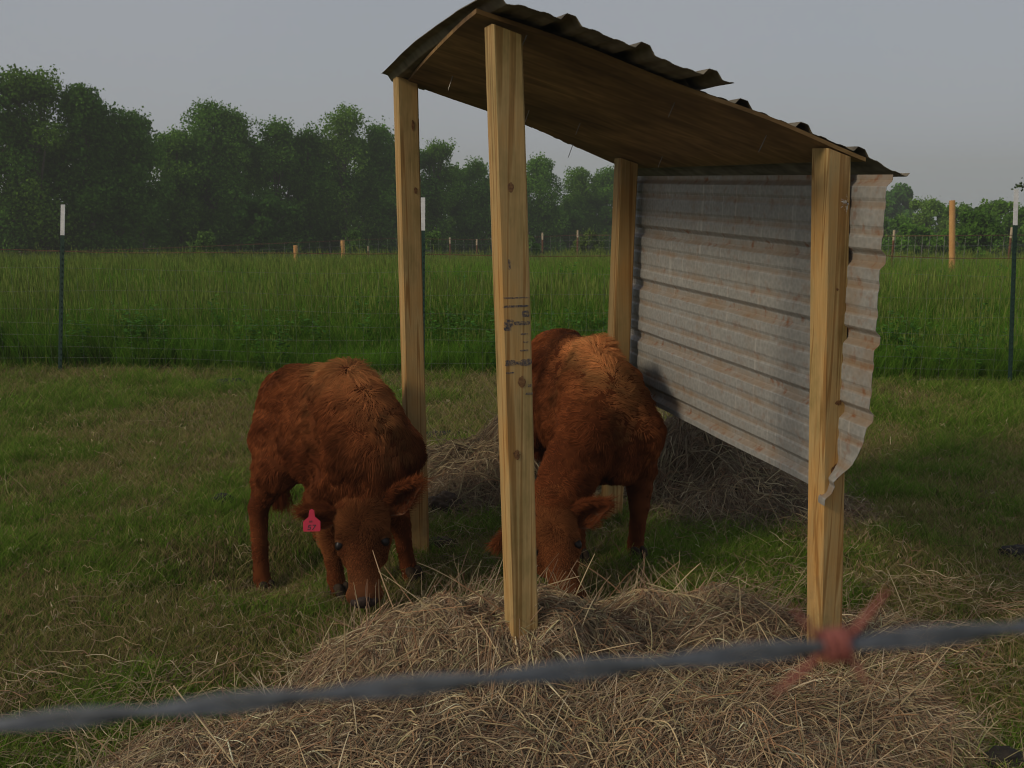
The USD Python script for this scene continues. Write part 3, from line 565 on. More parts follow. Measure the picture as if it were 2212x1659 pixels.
def coat_colour(P, Fd, O, seed):
    n = fbm(P, 7.0, seed, 4); n2 = fbm(P, 22.0, seed + 5, 3)
    t = np.clip(0.30 + 1.3 * (n - 0.40) + 0.6 * (n2 - 0.5), 0, 1)
    return COAT_LO + (COAT_HI - COAT_LO) * t[..., None]
def ear(base, tip, face, width, mat_out, name, parent, label=None):
    """cupped leaf-shaped ear: two shells closed along the rim"""
    base, tip = np.asarray(base, float), np.asarray(tip, float); a = tip - base; L = np.linalg.norm(a); a /= L
    nrm_ = unit(np.asarray(face) - (np.asarray(face) @ a) * a); s = np.cross(a, nrm_)
    nt, ns = 16, 11; V = []
    for side in (0, 1):
        for i in range(nt):
            t = i / (nt - 1); w = width * (0.42 + 0.62 * math.sin(min(1, t * 1.15 + .12) * math.pi * 0.93) ) * (1 - t ** 7) ** 0.6 * (0.62 + 0.38 * min(1, t / 0.35))
            for j in range(ns):
                x = -1 + 2 * j / (ns - 1); cup = 0.55 * w * (x * x) - 0.022 * math.sin(t * math.pi)
                th = (0.006 if side else 0.0) * (1 - abs(x) ** 4)
                V.append(base + a * (L * t) + s * (x * w / 2) + nrm_ * (cup - th))
    F = grid_mesh(nt, ns); n = nt * ns; ring = list(range(0, n, ns)) + list(range((nt - 1) * ns + 1, n)) + [i * ns + ns - 1 for i in range(nt - 2, -1, -1)] + list(range(ns - 2, 0, -1))
    side = np.array([[p, q, q + n, p + n] for p, q in zip(ring, ring[1:] + ring[:1])]); Q = np.concatenate([F, F[:, ::-1] + n, side])
    m = trimesh.Trimesh(np.array(V), np.vstack([Q[:, [0, 1, 2]], Q[:, [0, 2, 3]]]), process=False); m.fix_normals()
    return m
def hairs(mesh, n, seed, Fd, Ld, length_fn, width=0.0020, lift=0.22):
    r = np.random.default_rng(seed); P, fi = trimesh.sample.sample_surface(mesh, n, seed=seed); N = mesh.face_normals[fi]
    L, liftk, keep = length_fn(P, N); P, N, L, liftk = P[keep], N[keep], L[keep], liftk[keep]; n = len(P)
    sw = np.stack([fbm(P, 5.0, seed + k, 3) - 0.5 for k in range(3)], -1) * 3.2 + np.stack([fbm(P, 17.0, seed + 9 + k, 2) - 0.5 for k in range(3)], -1) * 1.8
    d = -0.75 * Fd + np.array([0, 0, -0.9]) + sw + r.normal(0, 0.16, (n, 3)); d -= (d * N).sum(1)[:, None] * N; d /= np.maximum(np.linalg.norm(d, axis=1), 1e-6)[:, None]
    pts = np.zeros((n, 4, 3)); lf = (lift + liftk)[:, None]
    for k, t in enumerate((0, 0.34, 0.68, 1.0)):
        pts[:, k] = P - N * 0.003 + L[:, None] * (d * (t * (1 - 0.18 * lf * 0) ) + N * lf * (t - 0.45 * t * t)) + np.array([0, 0, -0.12]) * (L * t * t)[:, None]
    root = r.choice(n, n // 38, replace=False); _, near = cKDTree(P[root]).query(P); lead = root[near]      # locks: tips drawn together
    pull = (0.20 + 0.40 * fbm(P, 6.0, seed + 40, 2))[:, None]
    for k, t in ((1, 0.12), (2, 0.55), (3, 1.0)):
        goal = pts[lead, k] + (P - P[lead]) * 0.15; pts[:, k] += (goal - pts[:, k]) * pull * t
    w = width * r.uniform(0.7, 1.25, n)[:, None] * np.array([1.0, 0.95, 0.75, 0.3])[None]
    return pts, w, P, r
def calf(label, O, Fd, cfg, seed, group=None):
    O = np.array([O[0], O[1], 0.0]); Fd = unit([*Fd, 0]); Ld = np.array([-Fd[1], Fd[0], 0]); S = cfg.get('scale', 1.0)
    FL = cfg.get('flen', 1.0); w = lambda f, l, z: O + S * (f * FL * Fd + l * Ld) + np.array([0, 0, S * z])
    R = np.array([Fd, Ld, [0, 0, 1]])
    f = Field(); rz_ = cfg.get('rump', 0.0); wi = cfg.get('withers', 0.0)
    f.ell(w(-0.13, 0, 0.625 + wi * .6), R, S * np.array([0.20, 0.178, 0.235 + wi * .4]))
    f.ell(w(-0.40, 0, 0.60 + rz_ * .4), R, S * np.array([0.34, 0.212, 0.222]), 0.06)
    f.ell(w(-0.44, 0, 0.70 + rz_ * .5 + wi * .4), R, S * np.array([0.34, 0.16, 0.15]), 0.06)
    f.ell(w(-0.70, 0, 0.66 + rz_), R, S * np.array([0.205, 0.185, 0.195]), 0.06)
    f.chain([w(-0.08, 0, 0.80 + wi * .8), w(-0.22, 0, 0.835 + wi), w(-0.46, 0, 0.800 + rz_ * .5 + wi * .6), w(-0.66, 0, 0.815 + rz_), w(-0.88, 0, 0.805 + rz_)], S * np.array([0.075, 0.08, 0.10, 0.10, 0.07]), 0.10)
    for s in (-1, 1):
        f.cap(w(-0.60, s * 0.12, 0.80 + rz_), w(-0.74, s * 0.10, 0.79 + rz_), S * 0.05, S * 0.05, 0.05)       # hook bones
        f.cap(w(-0.84, s * 0.06, 0.76 + rz_), w(-0.80, s * 0.09, 0.60 + rz_), S * 0.055, S * 0.08, 0.05)       # pins
    for s, (st, hk, ft) in zip((-1, 1), cfg['hind']):                 # right then left: stifle, hock, fetlock (f, l, z)
        hip = w(-0.70, s * 0.115, 0.60 + rz_)
        f.cap(hip, w(*st), S * 0.130, S * 0.092, 0.05); f.cap(w(*st), w(*hk), S * 0.075, S * 0.042, 0.025); f.cap(w(-0.82, s * 0.1, 0.56 + rz_ * .6), w(*hk), S * 0.062, S * 0.040, 0.025)
        f.chain([w(*hk), w(*(np.array(hk) * .45 + np.array(ft) * .55)), w(*ft)], S * np.array([0.047, 0.034, 0.038]), 0.015)
        f.cap(w(*ft), w(ft[0] + 0.035, ft[1], ft[2] - 0.045), S * 0.034, S * 0.041, 0.012)
    for s, (el, kn, ft) in zip((-1, 1), cfg['fore']):
        sh_ = w(0.02, s * 0.115, 0.60)
        f.cap(w(-0.12, s * 0.10, 0.76 + wi), sh_, S * 0.085, S * 0.115, 0.06); f.cap(sh_, w(*el), S * 0.105, S * 0.078, 0.05); f.chain([w(*el), w(*kn), w(*(np.array(kn) * .5 + np.array(ft) * .5)), w(*ft)], S * np.array([0.074, 0.044, 0.034, 0.037]), 0.015)
        f.cap(w(*ft), w(ft[0] + 0.03, ft[1], ft[2] - 0.045), S * 0.033, S * 0.040, 0.012)
    f.cap(w(0.09, 0, 0.50), w(-0.1, 0, 0.46), S * 0.10, S * 0.12, 0.05)                                       # brisket
    poll, nose, fr = (np.array(cfg[k], float) for k in ('poll', 'nose', 'front'))
    a = unit(nose - poll); HL = np.linalg.norm(nose - poll); n = unit(fr - (fr @ a) * a); e = np.cross(n, a)    # e: towards the animal's right as seen from the front (viewer's left)
    e = e if e @ (-Ld) > 0 else -e
    h = lambda x, y, zz: poll + a * (x * HL) + e * (y * HL) + n * (zz * HL)
    nb = w(*cfg.get('neck_base', (-0.04, 0, 0.68))); mid = (nb + poll) / 2 + np.array(cfg.get('neck_bow', (0, 0, 0.03)))
    f.chain([nb, mid, h(0.10, 0, -0.22)], [S * 0.165, S * 0.128, S * 0.098], 0.06); f.cap(mid + [0, 0, 0.02], h(0.04, 0, -0.08), S * 0.09, S * 0.075, 0.06)
    RH = np.array([a, e, n])
    f.ell(h(0.20, 0, -0.10), RH, HL * np.array([0.27, 0.245, 0.21]), 0.03)       # skull
    f.ell(h(0.06, 0, -0.10), RH, HL * np.array([0.14, 0.20, 0.17]), 0.03)
    f.cap(h(0.36, 0, -0.09), h(0.86, 0, -0.10), HL * 0.178, HL * 0.132, 0.03)    # face
    f.cap(h(0.40, 0, -0.24), h(0.84, 0, -0.19), HL * 0.14, HL * 0.115, 0.04)     # jaw
    f.ell(h(0.915, 0, -0.10), RH, HL * np.array([0.100, 0.178, 0.135]), 0.025)     # muzzle
    for s in (-1, 1):
        f.cap(h(0.345, s * 0.185, -0.045), h(0.385, s * 0.215, -0.075), HL * 0.062, HL * 0.045, 0.02); f.cap(h(0.46, s * 0.20, -0.10), h(0.49, s * 0.19, -0.10), HL * 0.05, HL * 0.05, 0.02)   # brow and lower lid
        f.cap(h(0.36, s * 0.13, -0.24), h(0.52, s * 0.13, -0.26), HL * 0.13, HL * 0.09, 0.03)                    # cheek
        f.cap(h(0.09, s * 0.17, -0.13), h(0.08, s * 0.26, -0.15), HL * 0.085, HL * 0.065, 0.02)                  # ear root
    th = w(-0.88, 0, 0.79 + rz_); f.chain([th, th + [0, 0, 0] + -0.045 * Fd + [0, 0, -0.08], th - 0.05 * Fd + [0, 0, -0.30], th - 0.045 * Fd + [0, 0, -0.46]], [0.036, 0.028, 0.022, 0.02], 0.03)
    body = f.mesh(0.0155)
    V = body.vertices; N = body.vertex_normals
    headd = np.linalg.norm(V - h(0.5, 0, -0.1), axis=1); soft = sstep(0.2, 0.34, headd) * sstep(0.22, 0.5, V[:, 2])
    V = V + N * ((0.022 * (fbm(V, 9.0, seed, 3) - 0.5) + 0.012 * (fbm(V, 26.0, seed + 3, 2) - 0.5)) * (0.15 + 0.85 * soft))[:, None]
    body = trimesh.Trimesh(V, body.faces, process=False)
    t = thing('calf', label, 'calf', group)
    tint = coat_colour(V, Fd, O, seed) * 0.5
    faceshade = np.exp(-(np.linalg.norm((V - h(0.34, 0.05, 0.05)) / (np.array([1, 1, 1]) * HL * 0.30), axis=1)) ** 2)     # smoky darker brow
    tint = tint * (1 - 0.45 * cfg.get('smoky', 0) * faceshade[:, None])
    muzz = np.exp(-(np.linalg.norm(V - h(1.0, 0, -0.1), axis=1) / (0.22 * HL)) ** 2); tint = tint * (1 - 0.3 * muzz[:, None]) + np.array([0.16, 0.09, 0.045]) * 0.4 * muzz[:, None]
    obj('body', (V, body.faces), 'coat', t, smooth=True, tint=tint)
    # coat
    ridge0, ridge1 = w(-0.05, 0, 0.86), w(-0.40, 0, 0.86); jaw = h(0.5, 0, -0.1)
    def lens(P, Nn):
        r = np.random.default_rng(seed + 77); hd = np.linalg.norm(P - jaw, axis=1); pol = np.linalg.norm(P - h(0.05, 0, 0.0), axis=1)
        L = 0.032 + 0.022 * fbm(P, 8, seed + 1, 2); L = np.where(hd < HL * 0.5, 0.006 + 0.03 * np.exp(-(pol / 0.10) ** 2), L)
        low = sstep(0.50, 0.28, P[:, 2]) * (hd > HL * 0.5); L = L * (1 - 0.50 * low)
        rel = (P - ridge0) @ (-Fd); lat = np.abs((P - ridge0) @ Ld); tuft = np.exp(-((rel - 0.13) / 0.20) ** 2) * np.exp(-(lat / 0.075) ** 2) * (P[:, 2] > 0.72 * S)
        L = L + 0.060 * tuft; back = (Nn[:, 2] > 0.3) * (P[:, 2] > 0.7 * S)
        crest = np.exp(-((hd - HL * 0.75) / 0.14) ** 2) * (np.linalg.norm(P - (mid + [0, 0, .1]), axis=1) < 0.2) * 0.02
        keep = np.linalg.norm(P - h(0.97, 0, -0.04), axis=1) > 0.17 * HL
        keep &= (np.linalg.norm(P - h(0.41, .25, -0.06), axis=1) > 0.05 * HL) & (np.linalg.norm(P - h(0.41, -.25, -0.06), axis=1) > 0.05 * HL)
        return L * r.uniform(0.65, 1.25, len(P)) + crest, 0.05 * back + 0.28 * tuft + 0.25 * np.exp(-(pol / 0.09) ** 2), keep
    pts, wd, P, r = hairs(body, cfg.get('hairs', 60000), seed, Fd, Ld, lens)
    dark = 1 - 0.48 * sstep(0.47, 0.66, fbm(P * [1, 1, 0.45], 7.0, seed + 21, 4)); col = coat_colour(P, Fd, O, seed) * (r.uniform(0.68, 1.38, len(P)) * dark)[:, None]
    rel = (P - ridge0) @ (-Fd); lat = np.abs((P - ridge0) @ Ld); top = np.exp(-((rel - 0.10) / 0.26) ** 2) * np.exp(-(lat / 0.11) ** 2) * (P[:, 2] > 0.62 * S) * (0.5 + fbm(P, 14.0, seed + 31, 2))
    top = np.clip(top * cfg.get('gold', 1.0), 0, 1.6); col = col * (1 + 1.0 * top[:, None]) + np.array([0.15, 0.102, 0.040]) * top[:, None]
    fs = np.exp(-(np.linalg.norm((P - h(0.34, 0.05, 0.05)) / (HL * 0.28), axis=1)) ** 2); col = col * (1 - 0.5 * cfg.get('smoky', 0) * fs[:, None])
    curves('fur', pts, wd, 'coat', t, tint=col, kind='stuff')
    # short hair of the face, spreading from the whorl on the forehead
    hf = np.linalg.norm(body.triangles_center - h(0.48, 0, -0.10), axis=1) < 0.68 * HL; sub = trimesh.Trimesh(body.vertices, body.faces[hf], process=False)
    FP, fi = trimesh.sample.sample_surface(sub, 32000, seed=seed + 6); FN = sub.face_normals[fi]; q = np.random.default_rng(seed + 8)
    ok = (np.linalg.norm(FP - h(0.97, 0, -0.04), axis=1) > 0.15 * HL) & np.all([np.linalg.norm(FP - h(0.405, g_ * 0.205, -0.062), axis=1) > 0.055 * HL for g_ in (1, -1)], 0); FP, FN = FP[ok], FN[ok]; k = len(FP)
    wh = FP - h(0.26, 0, 0.1); xx = (wh @ a); d = wh + np.cross(wh, n) * 0.6 + q.normal(0, 0.018, (k, 3)); d -= (d * FN).sum(1)[:, None] * FN; d /= np.linalg.norm(d, axis=1)[:, None]
    Lf = ((0.006 + 0.024 * np.exp(-((xx + 0.05 * HL) / (0.16 * HL)) ** 2)) * q.uniform(0.6, 1.3, k))[:, None]; lf = 0.28 + 0.35 * np.exp(-(xx / (0.12 * HL)) ** 2)[:, None]
    fp = np.stack([FP - FN * 0.002, FP + Lf * (d * .35 + FN * lf * .3), FP + Lf * (d * .7 + FN * lf * .42), FP + Lf * (d + FN * lf * .4)], 1)
    fc = coat_colour(FP, Fd, O, seed) * 0.85 + np.array([0.085, 0.040, 0.014]); fs = np.exp(-(np.linalg.norm(FP - h(0.30, 0.06, 0.06), axis=1) / (HL * 0.24)) ** 2)
    fc = fc * (1 - 0.5 * cfg.get('smoky', 0) * fs * (0.5 + fbm(FP, 20.0, seed, 2)))[:, None]; eyes_ = sum(np.exp(-(np.linalg.norm(FP - h(0.41, g_ * 0.205, -0.06), axis=1) / (0.085 * HL)) ** 2) for g_ in (1, -1)); mz = np.exp(-(np.linalg.norm(FP - h(0.98, 0, -0.12), axis=1) / (0.20 * HL)) ** 2)[:, None]; fc = (fc * (1 - 0.5 * mz) + np.array([0.20, 0.115, 0.055]) * 0.5 * mz) * (1 - 0.6 * eyes_)[:, None] * q.uniform(0.7, 1.35, k)[:, None]
    curves('face_hair', fp, np.full((k, 4), 0.0011) * [1, .95, .75, .3], 'coat', t, tint=fc, kind='stuff')
    # tail tassel
    r2 = np.random.default_rng(seed + 2); nt = 500; tb = th - 0.045 * Fd + [0, 0, -0.44]; o = r2.normal(0, 0.012, (nt, 3)); dr = r2.normal(0, 0.028, (nt, 3)) * [1, 1, .3]
    tp = np.stack([tb + o, tb + o * 1.3 + dr * .4 + [0, 0, -0.06], tb + o + dr * .8 + [0, 0, -0.13], tb + o * .6 + dr + [0, 0, -0.19]], 1) 
    curves('tail_switch', tp, np.full((nt, 4), 0.0016) * [1, 1, .8, .4], 'coat', t, tint=np.tile(COAT_LO * 1.2, (nt, 1)), kind='stuff')
    # eyes
    for s in (1, -1):
        c = h(0.405, s * 0.205, -0.062); eb = trimesh.creation.icosphere(3, 1.0); X = eb.vertices * HL * np.array([0.060, 0.052, 0.050]); dx = a + s * 0.45 * e; dx /= np.linalg.norm(dx); dz = np.cross(dx, e); dy = np.cross(dz, dx); eb.vertices = c + X[:, :1] * dx * 1.25 + X[:, 1:2] * dy + X[:, 2:] * dz
        obj('eye', eb, 'eye_dark', t, smooth=True)
        lid = trimesh.creation.icosphere(3, 1.0); up_ = (lid.vertices[:, 0] < 0.12 + 0.25 * np.abs(lid.vertices[:, 1])); X = lid.vertices * HL * np.array([0.060, 0.052, 0.050]) * 1.18
        lv = c + X[:, :1] * dx * 1.25 + X[:, 1:2] * dy + X[:, 2:] * dz; lf_ = lid.faces[up_[lid.faces].all(1)]; us, inv = np.unique(lf_, return_inverse=True)
        obj('eyelid', (lv[us], inv.reshape(-1, 3)), 'coat', t, smooth=True, tint=np.tile([0.085, 0.034, 0.014], (len(us), 1)))
    # nose pad with nostrils
    pad = trimesh.creation.icosphere(3, 1.0); X = pad.vertices * HL * np.array([0.062, 0.130, 0.085]); Vn = h(0.985, 0, -0.055) + X[:, :1] * a + X[:, 1:2] * e + X[:, 2:] * n
    for s in (-1, 1): Vn = Vn - n * (0.028 * HL * np.exp(-(np.linalg.norm(Vn - h(0.985, s * 0.085, 0.02), axis=1) / (0.035 * HL)) ** 2))[:, None]
    obj('nose_pad', (Vn, pad.faces), 'wet_nose', t, smooth=True)
    # hooves
    for leg in [x[2] for x in cfg['hind']] + [x[2] for x in cfg['fore']]:
        g = []
        for s in (-0.017, 0.017):
            c0 = w(leg[0] + 0.035, leg[1] + s, 0); c0[2] = gz(c0[0], c0[1]) + 0.0 if not cfg.get('hayfeet') else gz(c0[0], c0[1])
            b1 = [c0 + Fd * 0.045 + [0, 0, 0.004], c0 - Fd * 0.03 + [0, 0, 0.004], c0 + Fd * 0.02 + [0, 0, 0.05], c0 - Fd * 0.025 + [0, 0, 0.05]]
            sp = [manifold3d.Manifold.sphere(0.017, 16).translate(list(map(float, q + [0, 0, 0.014]))) for q in b1]
            vv, ff, _ = meshkit.arrays(manifold3d.Manifold.batch_hull(sp)); g.append(trimesh.Trimesh(vv, ff, process=False))
        obj('hoof', cat(g), 'hoof', t, smooth=40)
    # ears
    out = {}
    for key in ('ear_r', 'ear_l'):
        b_, tip, face, wd_ = cfg[key]; sgn = 1 if key == 'ear_r' else -1
        base = h(0.085, sgn * 0.20, -0.14); m = ear(base, np.array(tip), np.array(face), wd_, None, key, t)
        col_e = coat_colour(m.vertices, Fd, O, seed) * 0.75; half = len(m.vertices) // 2; col_e[:half] = np.array([0.13, 0.062, 0.034])
        obj('ear', m, 'coat', t, smooth=True, tint=col_e)
        k = 3200; Pp, fi = trimesh.sample.sample_surface(m, k, seed=seed + 5); Nn = m.face_normals[fi]; d = unit(np.array(tip) - base)
        Lr = np.random.default_rng(seed).uniform(0.010, 0.032, k)[:, None]; d2 = d + Nn * 0.7 + np.random.default_rng(seed + 1).normal(0, 0.25, (k, 3))
        q = np.stack([Pp, Pp + d2 * Lr * .4, Pp + d2 * Lr * .75, Pp + d2 * Lr], 1); q[:, 2:, 2] -= Lr * 0.15
        curves('ear_fur', q, np.full((k, 4), 0.0014) * [1, .9, .7, .3], 'coat', t, tint=coat_colour(Pp, Fd, O, seed) * np.random.default_rng(3).uniform(.7, 1.4, k)[:, None], kind='stuff')
        out[key] = (base, np.array(tip), np.array(face))
    return t, h, out, w

c1 = dict(poll=(-0.645, 3.985, 0.470), nose=(-0.600, 3.715, 0.125), front=(0.0, -0.7, 0.72), neck_base=(-0.03, 0, 0.68), neck_bow=(0.0, 0.03, 0.03), smoky=1.0, rump=-0.010, withers=0.05, flen=0.90, hairs=120000,
          hind=[((-0.56, -0.185, 0.46), (-0.69, -0.235, 0.27), (-0.57, -0.295, -0.03)), ((-0.58, 0.14, 0.48), (-0.82, 0.13, 0.33), (-0.78, 0.13, 0.07))],
          fore=[((-0.19, -0.155, 0.41), (-0.11, -0.17, 0.25), (-0.045, -0.185, 0.065)), ((-0.06, 0.135, 0.42), (0.0, 0.14, 0.25), (0.05, 0.145, 0.065))],
          ear_r=(0, (-0.900, 3.95, 0.430), (0.10, -0.85, -0.45), 0.112), ear_l=(0, (-0.378, 3.97, 0.560), (-0.10, -0.95, -0.15), 0.115))
calf1, h1, ears1, _ = calf('shaggy red calf with pink ear tag grazing hay left of the shelter', (-0.61, 4.16), (0.68, -0.733), c1, 201, None)
c2 = dict(poll=(0.148, 4.06, 0.405), nose=(0.240, 3.755, 0.110), front=(0.0, -0.7, 0.72), neck_base=(-0.05, 0, 0.70), neck_bow=(0.04, 0.05, 0.08), scale=1.06, rump=0.030, withers=0.035, smoky=0.3, gold=1.6, hairs=120000,
          hind=[((-0.60, -0.15, 0.47), (-0.82, -0.14, 0.31), (-0.78, -0.14, 0.06)), ((-0.58, 0.15, 0.48), (-0.78, 0.14, 0.33), (-0.70, 0.13, 0.07))],
          fore=[((-0.07, -0.135, 0.42), (-0.04, -0.14, 0.25), (-0.02, -0.14, 0.065)), ((-0.05, 0.168, 0.42), (0.0, 0.15, 0.25), (0.03, 0.12, 0.065))],
          ear_r=(0, (-0.075, 3.95, 0.27), (0.3, -0.85, 0.0), 0.11), ear_l=(0, (0.425, 4.02, 0.445), (-0.1, -0.95, -0.1), 0.12))
calf2, h2, ears2, _ = calf('larger red calf eating hay under the shelter roof, face half hidden by the post', (0.46, 4.45), (0.30, -0.954), c2, 301, None)
# ear tag with its lettering
def ear_tag():
    c = np.array([-0.832, 3.885, 0.400]); ax = unit([0.99, 0.02, 0.02]); up = unit([-0.03, 0.30, 0.95]); n = np.cross(ax, up)
    if n[1] > 0: n = -n
    prof = np.array([(-0.033, -0.036), (0.033, -0.036), (0.035, -0.030), (0.035, 0.004), (0.012, 0.024), (0.009, 0.050), (0.0, 0.056), (-0.009, 0.050), (-0.012, 0.024), (-0.035, 0.004), (-0.035, -0.030)])
    import shapely.geometry as sg
    m = trimesh.creation.extrude_polygon(sg.Polygon(prof).buffer(0.002).buffer(-0.0005), 0.0022)
    T = np.eye(4); T[:3, 0], T[:3, 1], T[:3, 2], T[:3, 3] = ax * 0.98, np.cross(n, ax) * 0.98, n, c; m.apply_transform(T)
    g = obj('ear_tag', m, 'pink_plastic', calf1)
    def ink(txt, hgt, x, y, sk=0.0):
        q = meshkit.text_mesh(txt, hgt, 0.0006, bold=True); q.apply_translation([-q.bounds[:, 0].mean(), 0, 0]); q.vertices[:, 0] += sk * q.vertices[:, 1]
        q.apply_translation([x, y, 0.0022]); q.apply_transform(T); return q
    obj('lettering', ink('57', 0.021, -0.002, -0.031, 0.18), 'black_ink', g, label='hand-written black number on the pink tag')
    obj('lettering', ink('BR', 0.008, -0.004, 0.000, 0.1), 'black_ink', g, label='small hand-written black letters on the pink tag')
    b = trimesh.creation.cylinder(0.007, 0.006, sections=16); Tb = T.copy(); Tb[:3, 3] = c + np.cross(n, ax) * 0.044; b.apply_transform(Tb); obj('button', b, 'pink_plastic', g)
ear_tag()

# ------------------------------------------------------------------ fences
def t_post(label, x, y, h, lean=(0, 0), group='green steel posts of the near fence'):
    t = thing('t_post', label, 'fence post', group, (x, y, float(gz(x, y))))
    def shaft(z0, z1, g=1.0):
        q = []
        for (sx, sy, cx, cy) in ((0.036, 0.006, 0, 0), (0.006, 0.030, 0, 0.0175)):
            b = trimesh.creation.box([sx * g, sy * g, z1 - z0]); b.apply_translation([cx, cy, (z0 + z1) / 2]); q.append(b)
        m = cat(q); m.vertices[:, 0] += m.vertices[:, 2] * lean[0]; m.vertices[:, 1] += m.vertices[:, 2] * lean[1]; return m
    wt = h * 0.175
    studs = []
    for k in range(int((h - wt - 0.1) / 0.055)):
        b = trimesh.creation.box([0.010, 0.008, 0.016]); z = 0.08 + k * 0.055; b.apply_translation([z * lean[0], -0.0065 + z * lean[1], z]); studs.append(b)
    obj('shaft', cat([shaft(-0.1, h - wt)] + studs), 'green_paint', t)
    obj('white_tip', shaft(h - wt + 0.0005, h, 1.02), 'white_paint', t)
    return t
TP = [(-4.23, 9.03, 1.56, (0.112, 0)), (-0.815, 8.80, 1.64, (0.02, 0)), (4.37, 8.45, 1.72, (-0.07, 0))]
t_post('green steel post with white tip standing alone at the left of the photo', *TP[0])
t_post('green steel post with white tip just right of the rear left timber post', *TP[1])
t_post('green steel post with white tip at the right edge of the photo', *TP[2])
def rect_bar(p, q, r): return tube([p, q], r, 4, cap=False)
def wire_between(x0, x1, z, sag, n, zz=None, yo=-0.015, rnd=0.0, rng=None):
    xs = np.linspace(x0, x1, n); ys = near_fence_y(xs) + yo; t = np.linspace(0, 1, n)
    zs = z + 0.04 * 0 + 0.012 * np.sin(xs * 1.7 + z * 9) - sag * np.sin(np.pi * t); 
    return np.stack([xs, ys, zs + gz(xs, ys)], 1)
nf = thing('wire_fence', 'near woven wire stock fence with rusty top strand across the pasture', 'fence')
HTS = [0.06, 0.15, 0.25, 0.36, 0.48, 0.62, 0.78, 0.98]
for z in HTS:
    obj('line_wire', tube(wire_between(-7.5, 7.5, z, 0.0, 60), 0.0008, 4, cap=False), 'galvanized_wire', nf)
obj('barbed_strand', tube(wire_between(-7.5, 7.5, 1.16, 0.02, 60), 0.0026, 4, cap=False), 'rusty_wire', nf, label='rusty barbed top strand')
sv = []
for x in np.arange(-7.4, 7.4, 0.155):
    y = float(near_fence_y(x)) - 0.017; g = float(gz(x, y)); sv.append(tube([[x, y, g + 0.06], [x + 0.004, y, g + 0.5], [x, y, g + 0.98]], 0.0006, 4, cap=False))
obj('stay_wire', cat(sv), 'galvanized_wire', nf, kind='stuff')
# far fence
def at(px, py, y):
    """the point of the pixel's ray at the forward distance y"""
    a, b = (px - 1106) / FPX, (829.5 - py) / FPX; d = y / (CP + b * SP); return np.array([a * d, y, EYE + d * (-SP + b * CP)])
def round_post(name, label, px, top, y, rad, m, group, tip=None, lean=0.0):
    p = at(px, top, y); g = float(gz(p[0], y)); H = p[2] - g
    t = thing(name, label, 'fence post', group, (p[0], y, g)); n = 10
    pts = [[lean * 0.0 - lean * (1 - k) , 0.004 * math.sin(3 * k), -0.15 + (H + 0.15) * k] for k in np.linspace(0, 1, 7)]
    if tip:
        obj('shaft', tube(pts[:6] , [rad] * 6, n), 'rusty_wire', t); obj('painted_tip', tube([pts[5], pts[6]], [rad * 1.05] * 2, n), m, t)
    else: obj('post_shaft', tube(pts, [rad * (1.05 - 0.08 * k) for k in np.linspace(0, 1, 7)], n), m, t, smooth=40)
    return p, H
FG = 'small posts of the far fence'
round_post('wooden_post', 'stout round orange-brown wooden post standing beyond the tin wall', 2057, 433, 18.6, 0.055, 'weathered_post', None, lean=-0.16)
far = []
for px, top, y, rad, m, tip, lab in (
    (638, 530, 34, 0.07, 'weathered_post', None, 'short wooden fence post at the wood edge, left one of two above the calf'),
    (740, 519, 36, 0.075, 'weathered_post', None, 'taller wooden fence post at the wood edge left of the shelter'),
    (795, 532, 37, 0.025, 'pale_post', 1, 'thin far fence post just left of the rear left timber post'),
    (972, 513, 38, 0.03, 'pale_post', 1, 'thin far fence post with pale tip, midway between the left posts of the shelter'),
    (1030, 517, 38, 0.03, 'pale_post', 1, 'thin far fence post with pale tip close left of the leaning front post'),
    (1172, 503, 39, 0.035, 'pale_post', 1, 'thin far fence post with pale tip close right of the leaning front post'),
    (1248, 497, 40, 0.035, 'pale_post', 1, 'thin far fence post with pale tip left of the rear right timber post'),
    (1932, 497, 21, 0.022, 'pale_post', 1, 'thin rusty far post with pale tip left of the stout orange wooden post'),
    (2186, 491, 21, 0.024, 'pale_post', 1, 'thin rusty far post with pale tip beside the right green post')):
    p, H = round_post('fence_post', lab, px, top, y, rad, m, FG, tip); far.append((p, H))
ff = thing('wire_fence', 'far wire fence with rusty top strand along the wood edge', 'fence')
def far_line(y_of, xs, z_of, r, name, m, **k):
    pts = np.array([[x, y_of(x), z_of(x)] for x in xs]); obj(name, tube(pts, r, 4, cap=False), m, ff, **k)
KP = [at(-60, 548, 31), at(300, 538, 33), at(640, 524, 34.5), at(850, 515, 37.5), at(1030, 518, 38), at(1240, 508, 39.5), at(1500, 508, 30), at(1910, 510, 21.3), at(2060, 509, 19.0), at(2320, 507, 21.5)]
KP = np.array(KP); tt = np.linspace(0, len(KP) - 1, 90); TOPL = np.stack([np.interp(tt, np.arange(len(KP)), KP[:, k]) for k in range(3)], 1)
obj('barbed_strand', tube(TOPL, 0.007, 4, cap=False), 'rusty_wire', ff)
for dz in (0.2, 0.45, 0.75): obj('line_wire', tube(TOPL - [0, 0, dz], 0.003, 4, cap=False), 'galvanized_wire', ff)
st = []
for i in range(0, 90):
    q = TOPL[i]; st.append(tube([q, q - [0, 0, 0.8]], 0.0045, 4, cap=False))
obj('stay_wire', cat(st), 'galvanized_wire', ff, kind='stuff')

